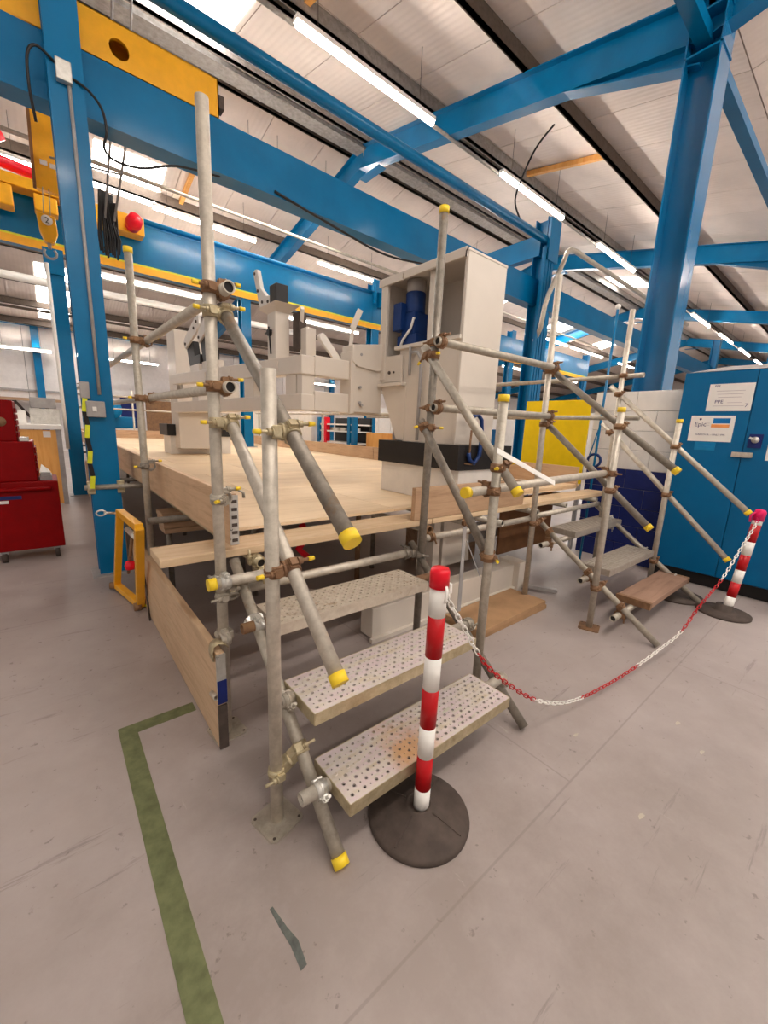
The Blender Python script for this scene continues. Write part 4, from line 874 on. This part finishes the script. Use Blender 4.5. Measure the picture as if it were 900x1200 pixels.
bk = MB().box(4.93, 5.1, .12, .33, 0, .16).build('rubber_block', 'dark', bevel=.01); tag(bk, 'dark rubber block on the floor at the right edge by the cabinet', 'block')
wp = [(1.045, .87, .93), (1.10, .935, .90), (1.222, .921, .725), (1.297, .912, .612), (1.4, .9, .488), (1.561, .881, .348), (1.753, .859, .209), (1.97, .834, .108), (2.195, .807, .06), (2.49, .773, .05), (2.792, .737, .065), (3.12, .70, .10), (3.40, .665, .15), (3.665, .635, .298), (4.0, .596, .445), (4.314, .559, .683), (4.56, .536, .86), (4.65, .56, .885)]
colw = ['whitep']*3 + ['red']*3 + ['whitep']*2 + ['red']*2 + ['whitep']*2 + ['red']*2 + ['whitep']*2 + ['magenta']*2
# catmull-rom resample
def cr(p0, p1, p2, p3, t):
    return ((p1*2) + (p2-p0)*t + (p0*2-p1*5+p2*4-p3)*t*t + (p1*3-p0-p2*3+p3)*t**3)*.5
P = [V(p) for p in wp]; dense = []
for i in range(len(P)-1):
    a, b, c, d = P[max(0, i-1)], P[i], P[i+1], P[min(len(P)-1, i+2)]
    for k in range(24): dense.append((cr(a, b, c, d, k/24), colw[i]))
dense.append((P[-1], colw[-1]))
pitch = .0365; ch = thing('barrier_chain', 'red and white plastic chain sagging from the near striped post to the leaning one', 'chain', (2.5, .77, .05))
acc = 0; last = dense[0][0]; pts = [dense[0]]
for p, c in dense[1:]:
    seg = (p-last).length
    while acc + seg >= pitch:
        t = (pitch-acc)/seg; last = last.lerp(p, t); pts.append((last.copy(), c)); seg = (p-last).length; acc = 0
    acc += seg; last = p
def link_mesh(mat):
    pth = []; hl_, r_ = .013, .0085
    for k in range(8): a = -math.pi/2 + math.pi*k/7; pth.append((hl_ + r_*math.cos(a), r_*math.sin(a), 0))
    for k in range(8): a = math.pi/2 + math.pi*k/7; pth.append((-hl_ + r_*math.cos(a), r_*math.sin(a), 0))
    mb = MB().path(pth, .0030, 5, closed=True); me = bpy.data.meshes.new('chain_link'); me.from_pydata([tuple(v) for v in mb.v], [], mb.f)
    me.polygons.foreach_set('use_smooth', [True]*len(mb.f)); me.materials.append(M[mat]); return me
lm = {k: link_mesh(k) for k in ('red', 'whitep', 'magenta')}
for i in range(len(pts)-1):
    a, b = pts[i][0], pts[i+1][0]; d = (b-a).normalized(); s_ = d.cross(Z).normalized(); u = s_.cross(d)
    if i % 2: m3 = Matrix((d, s_, u)).transposed()
    else: m3 = Matrix((d, u, -s_)).transposed()
    o = bpy.data.objects.new('chain_link', lm[pts[i][1]]); COL.objects.link(o); place(o, (a+b)/2, ch); o.rotation_euler = m3.to_euler()

# ---------------------------------------------------------------- blue cabinets and brick pier
cab = thing('steel_cabinet', 'tall glossy blue double-door cabinet with paper signs, right edge', 'cabinet', (5.5, .83, 0))
MB().box(5.205, 5.95, .22, 1.41, .14, 2.20).build('carcass', 'blue_cab', cab, bevel=.006)
MB().box(5.27, 5.9, .25, 1.39, 0, .14).build('plinth', 'black', cab)
for a, b in ((.832, 1.405), (.225, .826)): MB().box(5.188, 5.205, a, b, .15, 2.195).build('door', 'blue_cab', cab, bevel=.004)
MB().prism([(5.2, 1.38, 2.202), (5.2, .3, 2.202), (5.35, .3, 2.26), (5.35, 1.1, 2.26)], (.5, 0, 0)).build('top_tray', 'grey', cab)
MB().box(5.176, 5.188, .70, .80, 1.47, 1.60).build('lock_plate', 'navy', cab)
MB().lathe([(.018, 0), (.018, .03), (.03, .035), (.03, .05), (0, .055)], (5.176, .745, 1.545), 14, axis=(-1, 0, 0)).bar((5.14, .745, 1.545), (5.13, .79, 1.565), .02, .02).build('handle', 'zinc', cab)
MB().box(5.165, 5.186, .745, .905, 1.375, 1.425).build('hasp', 'galv_light', cab, bevel=.006)
RX, UX = (0, -1, 0), (0, 0, 1)      # reading direction on the cabinet face
def sign(y0, y1, z0, z1, lab):
    o = MB().box(5.184, 5.188, y1, y0, z0, z1).build('paper_sign', 'paper', cab); o['label'] = lab; return o
s_up = sign(1.18, .835, 1.815, 2.075, 'upper white paper notice')
xs_ = 5.1835
text('sign_print', 'PPE', .03, 'navyink', s_up, (xs_, 1.14, 2.045), RX, UX)
for k in range(3): MB().box(5.1832, 5.184, .90+.01*k, 1.12-.01*k, 2.005-.03*k, 2.009-.03*k).build('print_line', 'greyink', s_up)
text('sign_print', 'PPE', .045, 'navyink', s_up, (xs_, 1.12, 1.89), RX, UX); MB().box(5.1832, 5.184, .91, 1.02, 1.893, 1.897).box(5.1832, 5.184, .89, 1.13, 1.862, 1.866).build('print_line', 'greyink', s_up)
text('sign_print', '7', .05, 'navyink', s_up, (xs_, .885, 1.85), RX, UX)
s_lo = sign(1.285, .93, 1.515, 1.77, 'lower white sign with purple lettering and a blue and orange panel')
MB().box(5.183, 5.184, .965, 1.10, 1.69, 1.745).build('blue_panel', 'blueink', s_lo); MB().box(5.1828, 5.184, .965, 1.11, 1.655, 1.688).build('orange_panel', 'orangeink', s_lo); MB().box(5.1825, 5.184, .965, 1.10, 1.686, 1.694).build('panel_rule', 'paper', s_lo)
text('sign_print', 'Epic', .06, 'navyink', s_lo, (xs_, 1.25, 1.665), RX, UX); MB().lathe([(0, 0), (.011, 0), (0, .001)], (5.184, 1.205, 1.735), 10, axis=(-1, 0, 0)).build('logo_dot', 'navyink', s_lo)
MB().box(5.1832, 5.184, 1.125, 1.165, 1.695, 1.698).box(5.1832, 5.184, 1.125, 1.165, 1.675, 1.678).build('print_line', 'greyink', s_lo)
text('sign_print', 'GARETH A. - ONLY PPE', .023, 'navyink', s_lo, (xs_, 1.225, 1.575), RX, UX)
o = MB().box(5.184, 5.188, 1.045, 1.215, 1.425, 1.51).build('blue_label', 'teal', cab); o['label'] = 'faint blue label below the lower sign'
for z in (1.485, 1.455): MB().box(5.1832, 5.184, 1.08, 1.18, z, z+.005).build('print_line', 'blueink', o)
for z0, z1 in ((1.62, 1.80), (1.36, 1.52)): MB().box(5.184, 5.188, .50, .655, z0, z1).build('paper_sign', 'paper', cab)

pier = thing('block_pier', 'painted blockwork pier, white above navy, left of the blue cabinets', 'wall', (5.6, 1.9, 0))
row = .229; nrow = 9; z = 0
for r_ in range(nrow):
    z0 = r_*row; cuts = [1.44, 1.90, 2.37] if r_ % 2 == 0 else [1.44, 1.67, 2.13, 2.37]
    for a, b in zip(cuts, cuts[1:]):
        MB().box(5.40, 5.61, a+.002, b-.002, z0+.002, z0+row-.002).build('block', 'white' if r_ >= 5 else 'navy', pier, bevel=.005)
MB().box(5.41, 5.60, 1.445, 2.365, 0, 2.055).build('mortar', 'grey', pier)
yb = MB().box(5.34, 5.365, 2.40, 3.30, .9, 1.975).build('yellow_board', 'yellow'); tag(yb, 'large plain bright yellow board standing behind the guard rails', 'board')
yb2 = MB().box(5.37, 5.42, 2.42, 2.46, 0, 1.9).box(5.37, 5.42, 3.2, 3.24, 0, 1.9).build('board_stand', 'grey'); tag(yb2, 'grey uprights carrying the yellow board', 'stand')
pole = thing('hose_pole', 'thin blue pole with a white ball on top between column and tower', 'pole', (5.0, 2.12, 0))
MB().tube((5.0, 2.12, 0), (5.0, 2.10, 2.90), .014, 10).build('pole', 'blue', pole); MB().lathe([(0, -.03), (.02, -.022), (.03, 0), (.02, .022), (0, .03)], (5.0, 2.10, 2.93), 14).build('ball', 'whitep', pole)
MB().path([(5.0+.0, 2.12+.075*math.cos(a), 1.24+.075*math.sin(a)) for a in [x*.5236 for x in range(12)]], .016, 8, closed=True).build('coiled_hose', 'motor', pole)
MB().path([(5.0, 2.12, 1.6), (4.98, 2.15, 1.4), (4.97, 2.17, 1.3)], .008, 6).build('hose', 'blue', pole)
hoop = MB().path([(7.5, 4.62, 3.3), (7.38, 4.45, 3.5), (7.36, 4.4, 3.868), (7.451, 4.4, 4.10), (7.66, 4.4, 4.42), (7.83, 4.4, 4.72), (7.93, 4.4, 4.92), (8.05, 4.4, 5.0), (8.25, 4.4, 5.02), (10, 4.4, 5.02), (15.5, 4.4, 5.02)], .045, 10).build('duct_pipe', 'galv_light')
tag(hoop, 'bent galvanised pipe curving up beside the conduit-wrapped column', 'pipe')

# ---------------------------------------------------------------- red tool cabinet and bench
rc = thing('tool_cabinet', 'red roller tool cabinet with a stepped red chest on top, left edge', 'cabinet', (-.25, 5.7, 0))
def rbox(nm, *a, mat='redcab'): return MB().box(*a).build(nm, mat, rc, bevel=.01)
rbox('lower_body', -.75, .042, 5.42, 6.0, .12, .83)
mid = rbox('middle_chest', -.75, -.12, 5.46, 5.95, .83, 1.23); top_ = rbox('upper_chest', -.75, -.235, 5.48, 5.9, 1.23, 1.63)
for i, (x, z0) in enumerate(((-.118, .87), (-.118, .95), (-.118, 1.03), (-.118, 1.11))): MB().box(x, x+.012, 5.5, 5.92, z0, z0+.06).build('drawer_front', 'redcab', mid)
for z0 in (1.27, 1.33, 1.39, 1.45, 1.51): MB().box(-.233, -.222, 5.5, 5.88, z0, z0+.045).build('drawer_front', 'redcab', top_)
MB().tube((-.6, 5.39, .755), (-.02, 5.39, .755), .02, 12).box(-.04, -.015, 5.38, 5.42, .735, .775).build('push_handle', 'redcab', rc)
MB().box(-.5, -.26, 5.414, 5.42, .655, .69).build('badge', 'navy', rc); MB().box(-.5, -.36, 5.412, 5.42, .615, .645).build('badge_lettering', 'whitep', rc)
MB().lathe([(0, 0), (.045, 0), (.045, .004), (0, .004)], (-.34, 5.478, 1.42), 18, axis=(0, -1, 0)).build('round_badge', 'rust', rc)
for x, y in ((-.03, 5.47), (-.45, 5.47), (-.03, 5.93), (-.7, 5.93)):
    t = MB().tube((x-.02, y, .055), (x+.02, y, .055), .055, 18).build('castor', 'dark', rc); MB().box(x-.03, x+.03, y-.03, y+.03, .09, .125).build('castor_plate', 'grey', t)
b_ = MB().box(-.10, .0, 5.5, 5.8, .832, .875).box(-.09, -.01, 5.52, 5.75, .875, .905).build('parts_case', 'grey'); tag(b_, 'grey plastic case on the red cabinet ledge', 'case')
b_ = MB().box(-.22, -.15, 5.5, 5.7, 1.232, 1.27).build('small_box', 'zinc'); tag(b_, 'small grey box on the middle red chest', 'box')
b_ = MB().add([(-.10, 5.55, .907), (-.02, 5.6, .907), (-.02, 5.75, .915), (-.08, 5.72, .98)], [(0, 1, 2), (0, 2, 3), (0, 3, 1), (1, 3, 2)]).build('rag', 'whitep'); tag(b_, 'crumpled white rag on the grey plastic case', 'rag')
bn = thing('workbench', 'workbench with a pale top and orange plywood end behind the red cabinet', 'bench', (-.2, 9.2, 0))
MB().box(-1.4, .21, 8.75, 10.4, 1.27, 1.34).build('worktop', 'whitep', bn, bevel=.004); MB().box(-.6, .12, 8.8, 8.83, .02, 1.26).build('end_panel', 'orange_ply', bn)
[MB().box(*q_).build('leg', 'grey', bn) for q_ in ((.12, .19, 8.78, 8.86, 0, 1.27), (-1.3, -1.22, 8.8, 8.86, 0, 1.27), (.12, .19, 10.2, 10.3, 0, 1.27))]; MB().box(-.05, .05, 8.79, 8.80, 1.14, 1.24).build('paper_label', 'paper', bn)
# things on and behind the bench: each a thing
def simple(nm, lab, cat, mat, *boxes, bevel=.004):
    mb = MB()
    for b in boxes: mb.box(*b)
    o = mb.build(nm, mat, bevel=bevel); return tag(o, lab, cat)
simple('storage_crate', 'grey crate on the bench, topmost of the stack', 'crate', 'grey', (-.18, .18, 9.6, 9.9, 1.62, 1.80)); simple('storage_crate', 'long grey crate on the bench under the other crate', 'crate', 'zinc', (-.2, .22, 9.55, 9.95, 1.34, 1.61))
simple('paper_carton', 'white carton on the bench left of the grey crates', 'box', 'whitep', (-.52, -.25, 9.4, 9.6, 1.34, 1.56)); simple('paper_tray', 'flat pale tray on the bench behind the red chest', 'tray', 'paper', (-.7, -.3, 9.7, 9.9, 1.34, 1.44))
sh = thing('wall_shelf', 'long wall shelf on dark brackets on the back wall', 'shelf', (-.6, 22.1, 2.0))
MB().box(-2.5, .6, 21.9, 22.4, 2.04, 2.14).build('shelf_board', 'toe_x', sh)
for x in (-.9, -.1): MB().bar((x, 22.4, 1.4), (x, 22.0, 2.0), .07, .07).bar((x+.45, 22.4, 1.4), (x+.05, 22.0, 2.0), .07, .07).build('bracket', 'dark', sh)
# machinery in the far background, left of the frame
bgm = thing('blue_lathe', 'small teal blue machine beyond the platform, left', 'machine', (1.5, 15.2, 0))
MB().box(1.0, 2.3, 15, 15.8, 0, 1.2).build('bed', 'white', bgm); MB().box(1.1, 2.2, 15, 15.4, 1.2, 1.55).build('body', 'blue', bgm, bevel=.03); MB().lathe([(0, 0), (.28, 0), (.28, .3), (0, .3)], (1.55, 15, 1.75), 20, axis=(0, -1, 0)).build('chuck', 'teal', bgm)
simple('display_board', 'dark red display board leaning beyond the platform', 'board', 'rust', (2.55, 3.5, 15.2, 15.3, 1.1, 2.1), (2.6, 2.66, 15.21, 15.29, 0, 1.1), (3.4, 3.46, 15.21, 15.29, 0, 1.1)); simple('pegboard', 'navy board beside the dark red display board', 'board', 'navy', (1.95, 2.4, 15.9, 16.0, 0, 2.2))
simple('partition', 'white partition panels beyond the positioner frame', 'partition', 'white', (4.85, 4.95, 8.6, 13.0, 0, 1.9))
rk = thing('storage_rack', 'storage rack with blue uprights and white bins beyond the platform', 'rack', (5.0, 7.6, 0))
for i, (y, m_) in enumerate(((8.45, 'blue'), (8.15, 'redcap'), (7.2, 'blue'), (7.05, 'blue'))): MB().box(4.98, 5.08, y, y+.10, 0, 1.72).build('upright', m_, rk)
for z in (1.15, 1.40, 1.55): MB().box(5.0, 5.5, 7.1, 8.5, z, z+.03).build('shelf', 'whitep', rk)
MB().box(5.45, 5.5, 7.1, 8.5, .9, 1.72).build('back_panel', 'black', rk)
for i in range(4): simple('storage_bin', 'white storage bin on the rack, %s from the right' % ['first', 'second', 'third', 'fourth'][i], 'bin', 'whitep', (5.1, 5.3, 7.25+.3*i, 7.45+.3*i, 1.43, 1.50))
simple('orange_panel', 'orange wooden panel right of the rack beyond the platform', 'panel', 'orange_ply', (5.2, 5.3, 5.9, 6.9, 0, 1.42))
# distant hall contents on the right
for i, (a, m_, nm, cat, lab) in enumerate(((( 9, 11, 6.5, 8.0, 0, 1.9), 'white', 'machine_enclosure', 'machine', 'white machine enclosure far behind the blue column'), ((13, 15, 7, 9, 0, 2.0), 'grey', 'machine_enclosure', 'machine', 'grey machine enclosure far down the hall'), ((9, 12, 10.5, 12, 0, 2.2), 'white', 'storage_cupboard', 'cupboard', 'white cupboard far down the hall'), ((17.5, 20.1, 6, 9.3, 0, 2.5), 'white', 'site_cabin', 'cabin', 'white cabin at the far end of the hall'), ((7.2, 7.9, 5.5, 6.3, 0, 1.6), 'blue_cab', 'tool_locker', 'cabinet', 'blue locker beyond the conduit-wrapped column'))):
    t = thing(nm, lab, cat, ((a[0]+a[1])/2, (a[2]+a[3])/2, 0)); MB().box(*a).build('body', m_, t, bevel=.02)
    MB().box(a[0]-.02, a[0], a[2]+.1, (a[2]+a[3])/2-.01, .2, a[5]-.15).build('door', m_, t); MB().box(a[0]-.02, a[0], (a[2]+a[3])/2+.01, a[3]-.1, .2, a[5]-.15).build('door', m_, t)

# repeats of one kind share a group
GR = {'steel_column': 'blue steel columns and posts of the hall', 'wall_column': 'blue columns along the back wall', 'crane_beam': 'blue crane beams',
      'tie_pipe': 'blue tie pipes under the roof', 'service_pipe': 'service pipes under the roof', 'scaffold_stair': 'scaffold stairs up to the platform',
      'scaffold_guard_rail': 'guard rails round the platform', 'side_boards': 'boards closing the platform side', 'pivot_clamp': 'pivot clamps on the white frame',
      'barrier_post': 'striped barrier posts', 'storage_crate': 'crates on the workbench', 'storage_bin': 'white bins on the storage rack', 'machine_enclosure': 'machine enclosures down the hall'}
for o in list(COL.objects):
    k_ = o.name.split('.')[0]
    if o.parent is None and k_ in GR and not o.get('group') and o.get('kind') != 'structure': o['group'] = GR[k_]
